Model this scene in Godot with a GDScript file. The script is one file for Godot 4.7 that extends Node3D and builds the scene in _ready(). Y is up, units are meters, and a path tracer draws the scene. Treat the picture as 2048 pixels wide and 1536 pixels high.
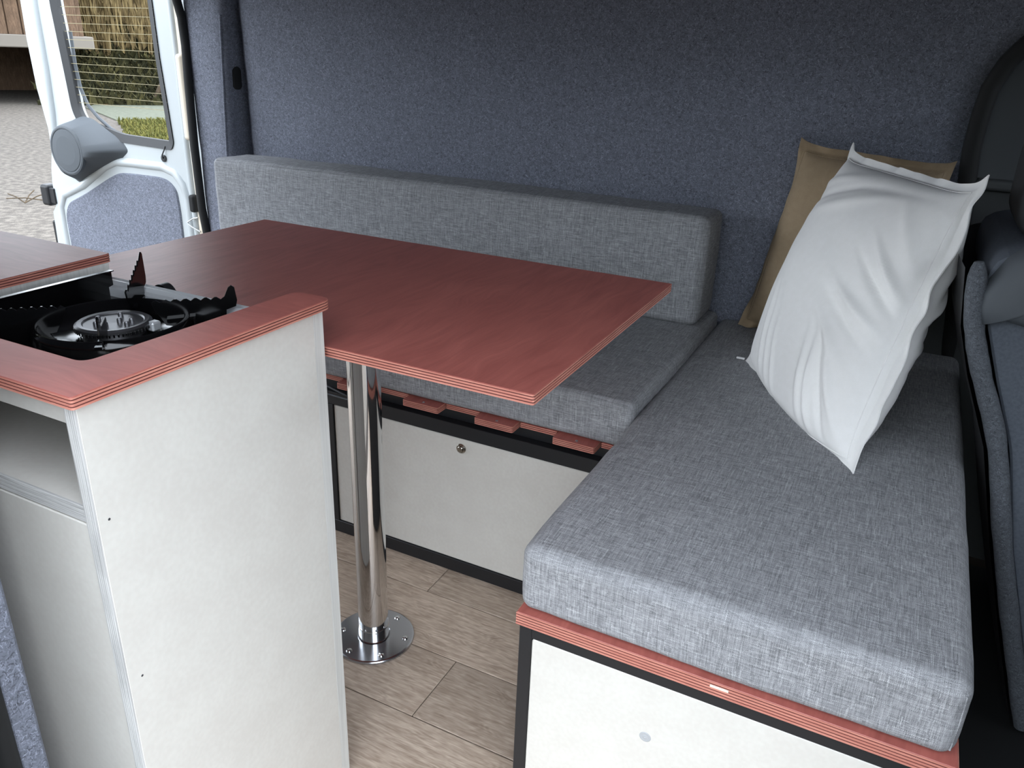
extends Node3D
# Interior of a small camper van seen through its side door. x runs towards the cab, y up, z towards the side door.
# The floor of the van is y = 0, the ground outside y = -0.5.

var M := {}
var used := {}
var rng := RandomNumberGenerator.new()

# ------------------------------------------------------------------ naming
func numbered(called: String) -> String:
	var n: int = used.get(called, 0)
	used[called] = n + 1
	return called if n == 0 else "%s_%03d" % [called, n]

func pname(parent: Node, called: String) -> String:
	if parent == self:
		return numbered(called)
	var n := 0
	var nm := called
	while parent.has_node(nm):
		n += 1
		nm = "%s_%03d" % [called, n]
	return nm

func tag(o: Node, label := "", category := "", group := "", kind := ""):
	if label: o.set_meta("label", label)
	if category: o.set_meta("category", category)
	if group: o.set_meta("group", group)
	if kind: o.set_meta("kind", kind)
	return o

func thing(called: String, label: String, category: String, at := Vector3.ZERO, turn := Vector3.ZERO, group := "", kind := "") -> Node3D:
	var o := Node3D.new()
	o.name = numbered(called)
	add_child(o)
	o.position = at
	o.rotation = turn
	tag(o, label, category, group, kind)
	return o

func obj(called: String, mb: MB, mat: Material, parent: Node = self, at := Vector3.ZERO) -> MeshInstance3D:
	var o := MeshInstance3D.new()
	o.name = pname(parent, called)
	o.mesh = mb.mesh()
	o.material_override = mat
	parent.add_child(o, true)
	o.position = at
	return o

# ------------------------------------------------------------------ mesh builder (faces given counter-clockwise seen from outside)
class MB:
	var v := PackedVector3Array()
	var n := PackedVector3Array()
	var t := PackedVector2Array()
	var swap := false

	func uvof(p: Vector3, nn: Vector3) -> Vector2:
		var a := nn.abs()
		var r: Vector2
		if a.y >= a.x and a.y >= a.z: r = Vector2(p.x, p.z)
		elif a.x >= a.z: r = Vector2(p.z, -p.y)
		else: r = Vector2(p.x, -p.y)
		return Vector2(r.y, r.x) if swap else r

	func tri(a: Vector3, b: Vector3, c: Vector3):
		var nn := (b - a).cross(c - a)
		if nn.length_squared() < 1e-20: return
		nn = nn.normalized()
		for p in [a, c, b]:
			v.append(p); n.append(nn); t.append(uvof(p, nn))

	func tris(a: Vector3, b: Vector3, c: Vector3, na: Vector3, nb: Vector3, nc: Vector3, ua = null, ub = null, uc = null):
		var f := (b - a).cross(c - a)
		if f.length_squared() < 1e-22: return
		v.append(a); v.append(c); v.append(b)
		n.append(na); n.append(nc); n.append(nb)
		t.append(ua if ua != null else uvof(a, f)); t.append(uc if uc != null else uvof(c, f)); t.append(ub if ub != null else uvof(b, f))

	func quad(a: Vector3, b: Vector3, c: Vector3, d: Vector3):
		tri(a, b, c); tri(a, c, d)

	# quad turned so that it faces away from centre o
	func oquad(a: Vector3, b: Vector3, c: Vector3, d: Vector3, o: Vector3):
		if (b - a).cross(c - a).dot((a + c) * 0.5 - o) >= 0: quad(a, b, c, d)
		else: quad(a, d, c, b)

	func box(c: Vector3, s: Vector3, b := 0.001):
		var h := s * 0.5
		b = min(b, min(h.x, min(h.y, h.z)) * 0.9)
		var q := func(ax: int, sg: Array) -> Vector3:
			var p := Vector3(sg[0] * h.x, sg[1] * h.y, sg[2] * h.z)
			for k in 3:
				if k != ax: p[k] -= sg[k] * b
			return p + c
		for ax in 3:
			var i := (ax + 1) % 3
			var j := (ax + 2) % 3
			for s0 in [-1, 1]:
				var g := []
				for e in [[-1, -1], [1, -1], [1, 1], [-1, 1]]:
					var sg := [0, 0, 0]
					sg[ax] = s0; sg[i] = e[0]; sg[j] = e[1]
					g.append(q.call(ax, sg))
				oquad(g[0], g[1], g[2], g[3], c)
		if b <= 0.0: return
		for ax in 3:   # edges running along ax
			var i := (ax + 1) % 3
			var j := (ax + 2) % 3
			for si in [-1, 1]:
				for sj in [-1, 1]:
					var s1 := [0, 0, 0]; s1[i] = si; s1[j] = sj; s1[ax] = -1
					var s2: Array = s1.duplicate(); s2[ax] = 1
					oquad(q.call(i, s1), q.call(i, s2), q.call(j, s2), q.call(j, s1), c)
		for x in [-1, 1]:
			for y in [-1, 1]:
				for z in [-1, 1]:
					var sg := [x, y, z]
					var a: Vector3 = q.call(0, sg)
					var bb: Vector3 = q.call(1, sg)
					var cc: Vector3 = q.call(2, sg)
					if (bb - a).cross(cc - a).dot(a - c) >= 0: tri(a, bb, cc)
					else: tri(a, cc, bb)

	# soft box: radius r, bulge = how far each face swells out in its middle
	func rbox(c: Vector3, s: Vector3, r: float, bulge := Vector3.ZERO, seg := 5, mid := 12, wob := 0.0):
		var h := s * 0.5
		var nz := FastNoiseLite.new()
		nz.seed = int(c.x * 1000) + 77
		nz.frequency = 4.0
		var ticks := func(hh: float) -> Array:
			var o := []
			for k in seg: o.append(-hh + r * (1.0 - cos(PI * 0.5 * k / seg)) * 1.0)
			for k in mid + 1: o.append(lerp(-hh + r, hh - r, float(k) / mid))
			for k in range(1, seg + 1): o.append(hh - r + r * sin(PI * 0.5 * k / seg))
			return o
		for ax in 3:
			var i := (ax + 1) % 3
			var j := (ax + 2) % 3
			var ti: Array = ticks.call(h[i])
			var tj: Array = ticks.call(h[j])
			for s0 in [-1.0, 1.0]:
				var P := []
				var N := []
				for a in ti:
					var rp := []
					var rn := []
					for bb in tj:
						var p := Vector3.ZERO
						p[ax] = s0 * h[ax]; p[i] = a; p[j] = bb
						var inner := Vector3(clamp(p.x, -h.x + r, h.x - r), clamp(p.y, -h.y + r, h.y - r), clamp(p.z, -h.z + r, h.z - r))
						var nn := (p - inner).normalized()
						var pp := inner + nn * r
						var f := Vector3.ZERO
						for k in 3:
							var w := 1.0
							for m in 3:
								if m != k: w *= 1.0 - pow(abs(pp[m] / h[m]), 2.6)
							f[k] = bulge[k] * w * clamp(pp[k] / h[k] * 1.2, -1.0, 1.0)
						pp += f
						if wob > 0: pp += nn * nz.get_noise_3dv(pp + c) * wob
						rp.append(pp + c); rn.append(nn)
					P.append(rp); N.append(rn)
				for a in ti.size() - 1:
					for bb in tj.size() - 1:
						var k := [[a, bb], [a + 1, bb], [a + 1, bb + 1], [a, bb + 1]]
						if s0 < 0: k.reverse()
						var q := []
						for e in k: q.append([P[e[0]][e[1]], N[e[0]][e[1]]])
						tris(q[0][0], q[1][0], q[2][0], q[0][1], q[1][1], q[2][1])
						tris(q[0][0], q[2][0], q[3][0], q[0][1], q[2][1], q[3][1])

	# grid of points P[i][j]; smooth normals; flip chooses the side
	func grid(P: Array, flip := false, closed := false, uvs := 0.0):
		var ni := P.size()
		var nj: int = P[0].size()
		var N := []
		for i in ni:
			var r := []
			for j in nj:
				var i0: int = (i - 1 + ni) % ni if closed else max(i - 1, 0)
				var i1: int = (i + 1) % ni if closed else min(i + 1, ni - 1)
				var di: Vector3 = P[i1][j] - P[i0][j]
				var dj: Vector3 = P[i][min(j + 1, nj - 1)] - P[i][max(j - 1, 0)]
				var nn := di.cross(dj)
				nn = nn.normalized() if nn.length_squared() > 1e-20 else Vector3.UP
				r.append(-nn if flip else nn)
			N.append(r)
		for i in (ni if closed else ni - 1):
			var k := (i + 1) % ni
			for j in nj - 1:
				var q := [[i, j], [k, j], [k, j + 1], [i, j + 1]]
				if flip: q.reverse()
				var A := []
				for e in q: A.append([P[e[0]][e[1]], N[e[0]][e[1]]])
				tris(A[0][0], A[1][0], A[2][0], A[0][1], A[1][1], A[2][1])
				tris(A[0][0], A[2][0], A[3][0], A[0][1], A[2][1], A[3][1])

	func tube(path: Array, r, sides := 8, caps := true):
		var P := []
		var N := []
		var up := Vector3.UP
		for i in path.size():
			var d: Vector3 = (path[min(i + 1, path.size() - 1)] - path[max(i - 1, 0)]).normalized()
			if i == 0 and abs(d.dot(up)) > 0.9: up = Vector3.RIGHT
			var sd := d.cross(up).normalized()
			up = sd.cross(d).normalized()
			var rr: float = r[i] if r is Array else r
			var ring := []
			var nr := []
			for k in sides + 1:
				var a := TAU * k / sides
				var o := sd * cos(a) + up * sin(a)
				ring.append(path[i] + o * rr); nr.append(o)
			P.append(ring); N.append(nr)
		for i in path.size() - 1:
			for k in sides:
				tris(P[i][k], P[i + 1][k + 1], P[i][k + 1], N[i][k], N[i + 1][k + 1], N[i][k + 1])
				tris(P[i][k], P[i + 1][k], P[i + 1][k + 1], N[i][k], N[i + 1][k], N[i + 1][k + 1])
		if caps:
			for k in sides:
				tri(path[0], P[0][k], P[0][k + 1])
				tri(path[-1], P[-1][k + 1], P[-1][k])

	# profile of [radius, height] turned round an axis (default y) at o
	func lathe(prof: Array, o := Vector3.ZERO, sides := 32, basis := Basis(), smooth := false):
		for i in prof.size() - 1:
			var a: Array = prof[i]
			var b: Array = prof[i + 1]
			var nn := Vector2(b[1] - a[1], a[0] - b[0]).normalized()   # outward for a profile that runs upwards
			var na := nn
			var nb := nn
			if smooth:
				if i > 0: na = (nn + Vector2(a[1] - prof[i - 1][1], prof[i - 1][0] - a[0]).normalized()).normalized()
				if i < prof.size() - 2: nb = (nn + Vector2(prof[i + 2][1] - b[1], b[0] - prof[i + 2][0]).normalized()).normalized()
			for k in sides:
				var a0 := TAU * k / sides
				var a1 := TAU * (k + 1) / sides
				var f := func(p: Array, an: float) -> Vector3: return o + basis * Vector3(p[0] * cos(an), p[1], -p[0] * sin(an))
				var g := func(m: Vector2, an: float) -> Vector3: return basis * Vector3(m.x * cos(an), m.y, -m.x * sin(an))
				tris(f.call(a, a0), f.call(a, a1), f.call(b, a1), g.call(na, a0), g.call(na, a1), g.call(nb, a1))
				tris(f.call(a, a0), f.call(b, a1), f.call(b, a0), g.call(na, a0), g.call(nb, a1), g.call(nb, a0))

	# polygon (counter-clockwise in u,v) pushed along w = u x v from d0 to d1; bevel b at the d1 end and b0 at the d0 end
	func prism(poly: PackedVector2Array, o: Vector3, bs: Basis, d0: float, d1: float, b := 0.0, b0 := 0.0, cap0 := true, cap1 := true, sides := true, smooth_deg := 32.0):
		if MB.area(poly) < 0: poly.reverse()
		var f := func(p: Vector2, d: float) -> Vector3: return o + bs.x * p.x + bs.y * p.y + bs.z * d
		var pi := MB.inset(poly, b) if b > 0 else poly
		var p0 := MB.inset(poly, b0) if b0 > 0 else poly
		var id := Geometry2D.triangulate_polygon(pi)
		for k in range(0, id.size(), 3):
			var a := pi[id[k]]
			var bb := pi[id[k + 1]]
			var c := pi[id[k + 2]]
			if (bb - a).cross(c - a) < 0:
				var s := bb
				bb = c; c = s
			if cap1: tri(f.call(a, d1), f.call(bb, d1), f.call(c, d1))
		if cap0:
			id = Geometry2D.triangulate_polygon(p0)
			for k in range(0, id.size(), 3):
				var a := p0[id[k]]
				var bb := p0[id[k + 1]]
				var c := p0[id[k + 2]]
				if (bb - a).cross(c - a) < 0:
					var s := bb
					bb = c; c = s
				tri(f.call(a, d0), f.call(c, d0), f.call(bb, d0))
		if not sides: return
		var m := poly.size()
		var en := []
		for k in m:
			var e := (poly[(k + 1) % m] - poly[k])
			en.append(Vector2(e.y, -e.x).normalized())
		var lim := cos(deg_to_rad(smooth_deg))
		for k in m:
			var k1 := (k + 1) % m
			var nk: Vector2 = en[k]
			var pv: Vector2 = en[(k - 1 + m) % m]
			var nx: Vector2 = en[k1]
			var na: Vector2 = (nk + pv).normalized() if nk.dot(pv) > lim else nk
			var nb: Vector2 = (nk + nx).normalized() if nk.dot(nx) > lim else nk
			var A := bs.x * na.x + bs.y * na.y
			var B := bs.x * nb.x + bs.y * nb.y
			var l0: float = d0 + b0 * sign(d1 - d0)
			var l1: float = d1 - b * sign(d1 - d0)
			tris(f.call(poly[k], l0), f.call(poly[k1], l0), f.call(poly[k1], l1), A, B, B)
			tris(f.call(poly[k], l0), f.call(poly[k1], l1), f.call(poly[k], l1), A, B, A)
			if b > 0: quad(f.call(poly[k], l1), f.call(poly[k1], l1), f.call(pi[k1], d1), f.call(pi[k], d1))
			if b0 > 0: quad(f.call(p0[k], d0), f.call(p0[k1], d0), f.call(poly[k1], l0), f.call(poly[k], l0))

	# softly domed plate over a roughly convex outline
	func dome(poly: PackedVector2Array, o: Vector3, bs: Basis, h: float):
		if MB.area(poly) < 0: poly.reverse()
		var c := Vector2.ZERO
		for p in poly: c += p / poly.size()
		var P := []
		for s in 11:
			var u := s / 10.0
			var k := cos(u * PI * 0.5)
			k = pow(k, 0.45) if s < 10 else 0.002
			var d := h * pow(sin(u * PI * 0.5), 0.8)
			var ring := []
			for i in poly.size() + 1:
				var q := c + (poly[i % poly.size()] - c) * k
				ring.append(o + bs.x * q.x + bs.y * q.y + bs.z * d)
			P.append(ring)
		grid(P, true)

	static func area(p: PackedVector2Array) -> float:
		var s := 0.0
		for i in p.size(): s += p[i].cross(p[(i + 1) % p.size()])
		return s * 0.5

	static func inset(p: PackedVector2Array, d: float) -> PackedVector2Array:
		var o := PackedVector2Array()
		var m := p.size()
		for k in m:
			var e0 := (p[k] - p[(k - 1 + m) % m]).normalized()
			var e1 := (p[(k + 1) % m] - p[k]).normalized()
			var n0 := Vector2(-e0.y, e0.x)
			var n1 := Vector2(-e1.y, e1.x)
			var bi := n0 + n1
			o.append(p[k] + bi * (d / max(0.35, 1.0 + n0.dot(n1))))
		return o

	func mesh() -> ArrayMesh:
		var a := []
		a.resize(Mesh.ARRAY_MAX)
		a[Mesh.ARRAY_VERTEX] = v
		a[Mesh.ARRAY_NORMAL] = n
		a[Mesh.ARRAY_TEX_UV] = t
		var m := ArrayMesh.new()
		m.add_surface_from_arrays(Mesh.PRIMITIVE_TRIANGLES, a)
		return m

const XZ := Basis(Vector3(1, 0, 0), Vector3(0, 0, -1), Vector3(0, 1, 0))   # polygons drawn in (x, -z), pushed up
const XY := Basis(Vector3(1, 0, 0), Vector3(0, 1, 0), Vector3(0, 0, 1))
const ZY := Basis(Vector3(0, 0, -1), Vector3(0, 1, 0), Vector3(1, 0, 0))   # drawn in (-z, y), pushed along +x

func pv(a: Array) -> PackedVector2Array:
	var p := PackedVector2Array()
	for i in range(0, a.size(), 2): p.append(Vector2(a[i], a[i + 1]))
	return p

# corners of poly rounded by r (single value, or one per corner)
func rounded(poly: PackedVector2Array, r, seg := 6) -> PackedVector2Array:
	var o := PackedVector2Array()
	var m := poly.size()
	for k in m:
		var rr: float = r[k] if r is Array else r
		var p := poly[k]
		var a := poly[(k - 1 + m) % m] - p
		var b := poly[(k + 1) % m] - p
		rr = min(rr, min(a.length(), b.length()) * 0.49)
		if rr < 1e-5:
			o.append(p)
			continue
		var p0 := p + a.normalized() * rr
		var p1 := p + b.normalized() * rr
		for s in seg + 1:
			var u := float(s) / seg
			o.append(p0.lerp(p, u).lerp(p.lerp(p1, u), u))
	return o

func rect(x0: float, y0: float, x1: float, y1: float) -> PackedVector2Array:
	return pv([x0, y0, x1, y0, x1, y1, x0, y1])

# ------------------------------------------------------------------ materials
func tex(bytes: PackedByteArray, w: int, h: int) -> ImageTexture:
	return ImageTexture.create_from_image(Image.create_from_data(w, h, false, Image.FORMAT_RGB8, bytes))

func bump(bytes: PackedByteArray, w: int, h: int, k: float) -> ImageTexture:
	var im := Image.create_from_data(w, h, false, Image.FORMAT_RGB8, bytes)
	im.convert(Image.FORMAT_RGBA8)
	im.bump_map_to_normal_map(k)
	return ImageTexture.create_from_image(im)

func mat(c: Color, rough := 0.5, metal := 0.0) -> StandardMaterial3D:
	var m := StandardMaterial3D.new()
	m.albedo_color = c
	m.roughness = rough
	m.metallic = metal
	return m

func rgb(r: float, g: float, b: float) -> Color:
	return Color(r / 255.0, g / 255.0, b / 255.0)

func noise(sd: int, freq: float, oct := 4) -> FastNoiseLite:
	var f := FastNoiseLite.new()
	f.seed = sd
	f.frequency = freq
	f.fractal_octaves = oct
	return f

# plain weave of mottled threads, 1024 px over 0.48 m
func weave_maps() -> Array:
	var S := 1024
	var H := S / 2
	var by := PackedByteArray()
	var hb := PackedByteArray()
	by.resize(S * S * 3); hb.resize(S * S * 3)
	var wa := []
	var we := []
	for k in 2:
		var bank := []
		for c in H:
			var line := PackedFloat32Array()
			line.resize(H)
			var p := 0
			while p < H:
				var L := rng.randi_range(4, 26)
				var t := rng.randfn(0.0, 1.0)
				for q in range(p, min(p + L, H)): line[q] = t
				p += L
			bank.append(line)
		if k == 0: wa = bank
		else: we = bank
	for j in S:
		for i in S:
			var cx := i >> 1
			var cy := j >> 1
			var over := (cx + cy) & 1
			var t: float = wa[cx][cy] if over else we[cy][cx]
			var g := 139.0 + t * 20.0
			var o := (j * S + i) * 3
			by[o] = int(clamp(g, 40, 225)); by[o + 1] = int(clamp(g + 1, 40, 228)); by[o + 2] = int(clamp(g + 4, 44, 232))
			var hh := 0
			if over: hh = 200 if (i & 1) == 0 else 120
			else: hh = 170 if (j & 1) == 0 else 90
			hb[o] = hh; hb[o + 1] = hh; hb[o + 2] = hh
	return [tex(by, S, S), bump(hb, S, S, 1.6)]

# needle felt: short curled fibres, 1024 px over 0.6 m
func felt_maps(base: Array, spread: float, n: int) -> Array:
	var S := 1024
	var f := PackedFloat32Array()
	f.resize(S * S)
	var cl := noise(5, 0.03, 3)
	for j in S:
		for i in S:
			f[j * S + i] = cl.get_noise_2d(i, j) * 0.35
	for k in n:
		var x := rng.randf() * S
		var y := rng.randf() * S
		var a := rng.randf() * TAU
		var c := rng.randf_range(-0.22, 0.22)
		var t := rng.randfn(0.0, 1.0)
		for s in rng.randi_range(5, 15):
			var o := (posmod(int(y), S)) * S + posmod(int(x), S)
			f[o] = lerp(f[o], t, 0.75)
			if s % 2 == 0:
				var o2 := (posmod(int(y) + 1, S)) * S + posmod(int(x), S)
				f[o2] = lerp(f[o2], t, 0.55)
			x += cos(a); y += sin(a); a += c
	var by := PackedByteArray()
	by.resize(S * S * 3)
	for k in S * S:
		var t := f[k] * spread
		for c in 3: by[k * 3 + c] = int(clamp(base[c] * (1.0 + t), 6, 240))
	return [tex(by, S, S), bump(by, S, S, 2.2)]

# value of fn made to repeat every W x H pixels (cross-faded along two edges)
func seamless(fn: Callable, i: int, j: int, W: int, H: int) -> float:
	var bw := W >> 3
	var bh := H >> 3
	var t: float = fn.call(i, j)
	if i < bw: t = lerp(fn.call(i + W, j), t, float(i) / bw)
	if j < bh:
		var t2: float = fn.call(i, j + H)
		if i < bw: t2 = lerp(fn.call(i + W, j + H), t2, float(i) / bw)
		t = lerp(t2, t, float(j) / bh)
	return t

func paint(fn: Callable, W: int, H: int, a: Color, b: Color) -> PackedByteArray:
	var by := PackedByteArray()
	by.resize(W * H * 3)
	var o := 0
	for j in H:
		for i in W:
			var c := a.lerp(b, clamp(seamless(fn, i, j, W, H), 0.0, 1.0))
			by[o] = int(c.r * 255); by[o + 1] = int(c.g * 255); by[o + 2] = int(c.b * 255)
			o += 3
	return by

# veneer with grain along v
func veneer(sd: int, dark: Color, light: Color, W := 512, H := 1024, stretch := 14.0, contrast := 1.0) -> ImageTexture:
	var fine := noise(sd, 0.16, 3)
	var mid := noise(sd + 1, 0.02, 4)
	var big := noise(sd + 2, 0.006, 3)
	var fn := func(i: int, j: int) -> float:
		var wv := big.get_noise_2d(i * 1.6, j * 0.5) * 26.0
		return 0.5 + contrast * (0.34 * fine.get_noise_2d(i + wv, j / stretch) + 0.5 * mid.get_noise_2d(i * 2.4 + wv * 2.0, j / 5.0) + 0.35 * big.get_noise_2d(i * 2 + 900, j * 0.8))
	return tex(paint(fn, W, H, dark, light), W, H)

# oak-look vinyl, grain along u
func oak(sd: int, tone: float) -> ImageTexture:
	var fine := noise(sd, 0.09, 3)
	var pore := noise(sd + 1, 0.22, 2)
	var fig := noise(sd + 2, 0.007, 3)
	var fn := func(i: int, j: int) -> float:
		var wv := fig.get_noise_2d(i * 0.8, j * 2.6)
		var ring: float = sin((j * 0.11 + wv * 13.0) * 2.0)
		return 0.5 + 0.15 * ring * (0.5 + fig.get_noise_2d(i + 500, j * 2)) + 0.45 * fine.get_noise_2d(i / 9.0, j * 1.1) + 0.35 * pore.get_noise_2d(i / 7.0, j * 1.5) + 0.2 * fig.get_noise_2d(i * 2.0, j * 2.0 + 300)
	return tex(paint(fn, 1024, 192, rgb(142, 124, 108) * tone, rgb(196, 179, 162) * tone), 1024, 192)

# mottled surface: two colours and a few octaves
func mottled(sd: int, a: Color, b: Color, f0: float, S := 512, gain := 1.0) -> Array:
	var n1 := noise(sd, f0, 5)
	var n2 := noise(sd + 1, f0 * 9.0, 2)
	var fn := func(i: int, j: int) -> float:
		return 0.5 + gain * (0.8 * n1.get_noise_2d(i, j) + 0.7 * n2.get_noise_2d(i, j))
	var by := paint(fn, S, S, a, b)
	return [tex(by, S, S), by]

func with_tex(t: Texture2D, metres: float, rough: float, triplanar := true, nrm: Texture2D = null, ns := 0.5, metres_v := 0.0) -> StandardMaterial3D:
	var m := StandardMaterial3D.new()
	m.albedo_texture = t
	m.roughness = rough
	m.uv1_triplanar = triplanar
	m.uv1_scale = Vector3(1.0 / metres, 1.0 / (metres_v if metres_v > 0 else metres), 1.0 / metres)
	if nrm:
		m.normal_enabled = true
		m.normal_texture = nrm
		m.normal_scale = ns
	return m

func make_materials():
	var w := weave_maps()
	M.fabric = with_tex(w[0], 0.5, 0.95, true, w[1], 0.6)
	var f := felt_maps([114, 118, 130], 0.27, 70000)
	M.felt = with_tex(f[0], 0.62, 1.0, true, f[1], 0.6)
	var f2 := felt_maps([88, 92, 98], 0.34, 50000)
	M.fuzz = with_tex(f2[0], 0.4, 1.0, true, f2[1], 0.9)
	M.red_z = with_tex(veneer(11, rgb(148, 80, 72), rgb(186, 109, 98), 1024, 1024, 14.0, 0.65), 1.0, 0.42, false, null, 0.5, 1.0)
	M.red_x = with_tex(veneer(23, rgb(150, 80, 72), rgb(184, 107, 96), 512, 1024, 14.0, 0.65), 0.45, 0.42, false, null, 0.5, 0.9)
	M.ply_light = with_tex(veneer(31, rgb(172, 104, 90), rgb(208, 144, 126), 128, 512, 20.0), 0.03, 0.7, false, null, 0.5, 0.3)
	M.ply_dark = with_tex(veneer(37, rgb(70, 30, 28), rgb(108, 52, 47), 128, 512, 20.0), 0.03, 0.8, false, null, 0.5, 0.3)
	var wp := mottled(41, rgb(204, 200, 193), rgb(210, 207, 200), 0.02, 512, 0.8)
	M.white = with_tex(wp[0], 0.9, 0.42)
	M.white_edge = with_tex(veneer(43, rgb(190, 189, 185), rgb(216, 215, 210), 256, 512, 20.0), 0.1, 0.7, false, null, 0.5, 1.0)
	M.grey_edge = with_tex(veneer(47, rgb(158, 157, 156), rgb(210, 209, 206), 128, 512, 20.0), 0.02, 0.7, false, null, 0.5, 0.4)
	M.knot = mat(rgb(168, 170, 172), 0.5)
	M.black = mat(rgb(26, 27, 30), 0.45)
	M.black_rubber = mat(rgb(20, 21, 22), 0.75)
	M.bright = mat(Color(0.84, 0.85, 0.86), 0.32, 0.2)
	M.card = mat(rgb(78, 81, 84), 0.8)
	M.enamel = mat(rgb(9, 9, 10), 0.12)
	M.chrome = mat(Color(0.86, 0.86, 0.86), 0.06, 1.0)
	M.flange = mat(Color(0.74, 0.75, 0.77), 0.2, 1.0)
	M.steel = mat(Color(0.8, 0.81, 0.82), 0.36, 0.45)
	M.burner = mat(Color(0.6, 0.6, 0.61), 0.42, 1.0)
	M.nickel = mat(Color(0.72, 0.7, 0.66), 0.25, 1.0)
	M.body = mat(rgb(186, 192, 194), 0.3)
	M.body.clearcoat_enabled = true
	M.body.clearcoat = 0.5
	M.cream = mat(rgb(226, 214, 196), 0.5)
	M.grey_plastic = mat(rgb(80, 85, 90), 0.65)
	M.dark_plastic = mat(rgb(52, 53, 55), 0.6)
	M.trim = mat(rgb(70, 73, 74), 0.7)
	M.seat_cloth = with_tex(mottled(59, rgb(84, 90, 99), rgb(98, 104, 113), 0.05)[0], 0.2, 0.9)
	M.white_cotton = with_tex(mottled(61, rgb(242, 241, 238), rgb(247, 246, 244), 0.02)[0], 0.2, 0.9)
	M.beige_cotton = with_tex(mottled(67, rgb(152, 132, 106), rgb(164, 144, 117), 0.02)[0], 0.2, 0.9)
	M.white_plastic = mat(rgb(235, 235, 235), 0.4)
	var g := mat(Color(0.3, 0.36, 0.24, 0.55), 0.02)
	g.transparency = BaseMaterial3D.TRANSPARENCY_ALPHA
	M.glass = g
	M.wire = mat(rgb(150, 140, 106), 0.5)
	var gr := mottled(71, rgb(70, 64, 58), rgb(118, 111, 102), 0.03, 1024, 1.1)
	M.gravel = with_tex(gr[0], 3.2, 0.95, true, bump(gr[1], 1024, 1024, 3.0), 0.7)
	M.path = with_tex(mottled(73, rgb(84, 88, 74), rgb(106, 110, 94), 0.03)[0], 2.0, 0.95)
	M.bank = with_tex(mottled(79, rgb(58, 48, 32), rgb(118, 98, 64), 0.02)[0], 2.5, 0.95)
	for k in 3: M["oak%d" % k] = with_tex(oak(83 + k * 7, [1.0, 0.94, 1.05][k]), 1.1, 0.5, false, null, 0.5, 0.17)
	M.gap = mat(rgb(52, 43, 36), 0.9)
	M.timber = with_tex(veneer(97, rgb(88, 70, 55), rgb(132, 107, 86), 256, 1024, 10.0), 0.5, 0.9, true, null, 0.5, 1.5)
	M.sill = mat(rgb(130, 123, 114), 0.8)
	M.bark = with_tex(veneer(101, rgb(54, 44, 34), rgb(104, 90, 70), 256, 512, 6.0), 0.8, 0.95)
	M.leaf = with_tex(mottled(107, rgb(30, 40, 20), rgb(84, 94, 52), 0.03)[0], 2.0, 0.95)
	M.void = M.timber

# ------------------------------------------------------------------ the scene
func _ready():
	rng.seed = 20240611
	# camera
	var cam := Camera3D.new()
	cam.name = "camera"
	cam.rotation_order = EULER_ORDER_YXZ
	cam.position = Vector3(0.80922, 1.13055, 1.06001)
	cam.rotation = Vector3(-0.399852, 0.452209, 0.038582)
	cam.fov = rad_to_deg(2.0 * atan(768.0 / 1590.716))
	cam.near = 0.02
	cam.far = 400.0
	add_child(cam)
	cam.current = true
	# overcast daylight: the sky is the only light
	var sm := ProceduralSkyMaterial.new()
	sm.sky_top_color = rgb(220, 228, 238)
	sm.sky_horizon_color = rgb(216, 224, 233)
	sm.sky_energy_multiplier = 2.4
	sm.ground_bottom_color = rgb(96, 90, 82)
	sm.ground_horizon_color = rgb(110, 104, 96)
	sm.sky_curve = 0.2
	var sky := Sky.new()
	sky.sky_material = sm
	var env := Environment.new()
	env.background_mode = Environment.BG_SKY
	env.sky = sky
	env.ambient_light_source = Environment.AMBIENT_SOURCE_SKY
	env.tonemap_mode = Environment.TONE_MAPPER_LINEAR
	env.tonemap_exposure = 1.0
	env.sdfgi_enabled = true
	env.ssao_enabled = true
	env.ssil_enabled = true
	var we := WorldEnvironment.new()
	we.name = "world_environment"
	we.environment = env
	add_child(we)

	make_materials()
	build_ground()
	build_floor()
	build_shell()
	build_rear_door()
	build_bench_long()
	build_bench_short()
	build_table()
	build_kitchen()
	build_stove()
	build_pillows()
	build_cab()
	build_outside()

# ------------------------------------------------------------------ ground and van shell
func build_ground():
	var mb := MB.new()
	mb.quad(Vector3(-90, -0.5, 60), Vector3(60, -0.5, 60), Vector3(60, -0.5, -90), Vector3(-90, -0.5, -90))
	tag(obj("ground", mb, M.gravel), "pale trodden sandy gravel of the yard seen past the open rear door", "ground", "", "structure")

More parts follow.
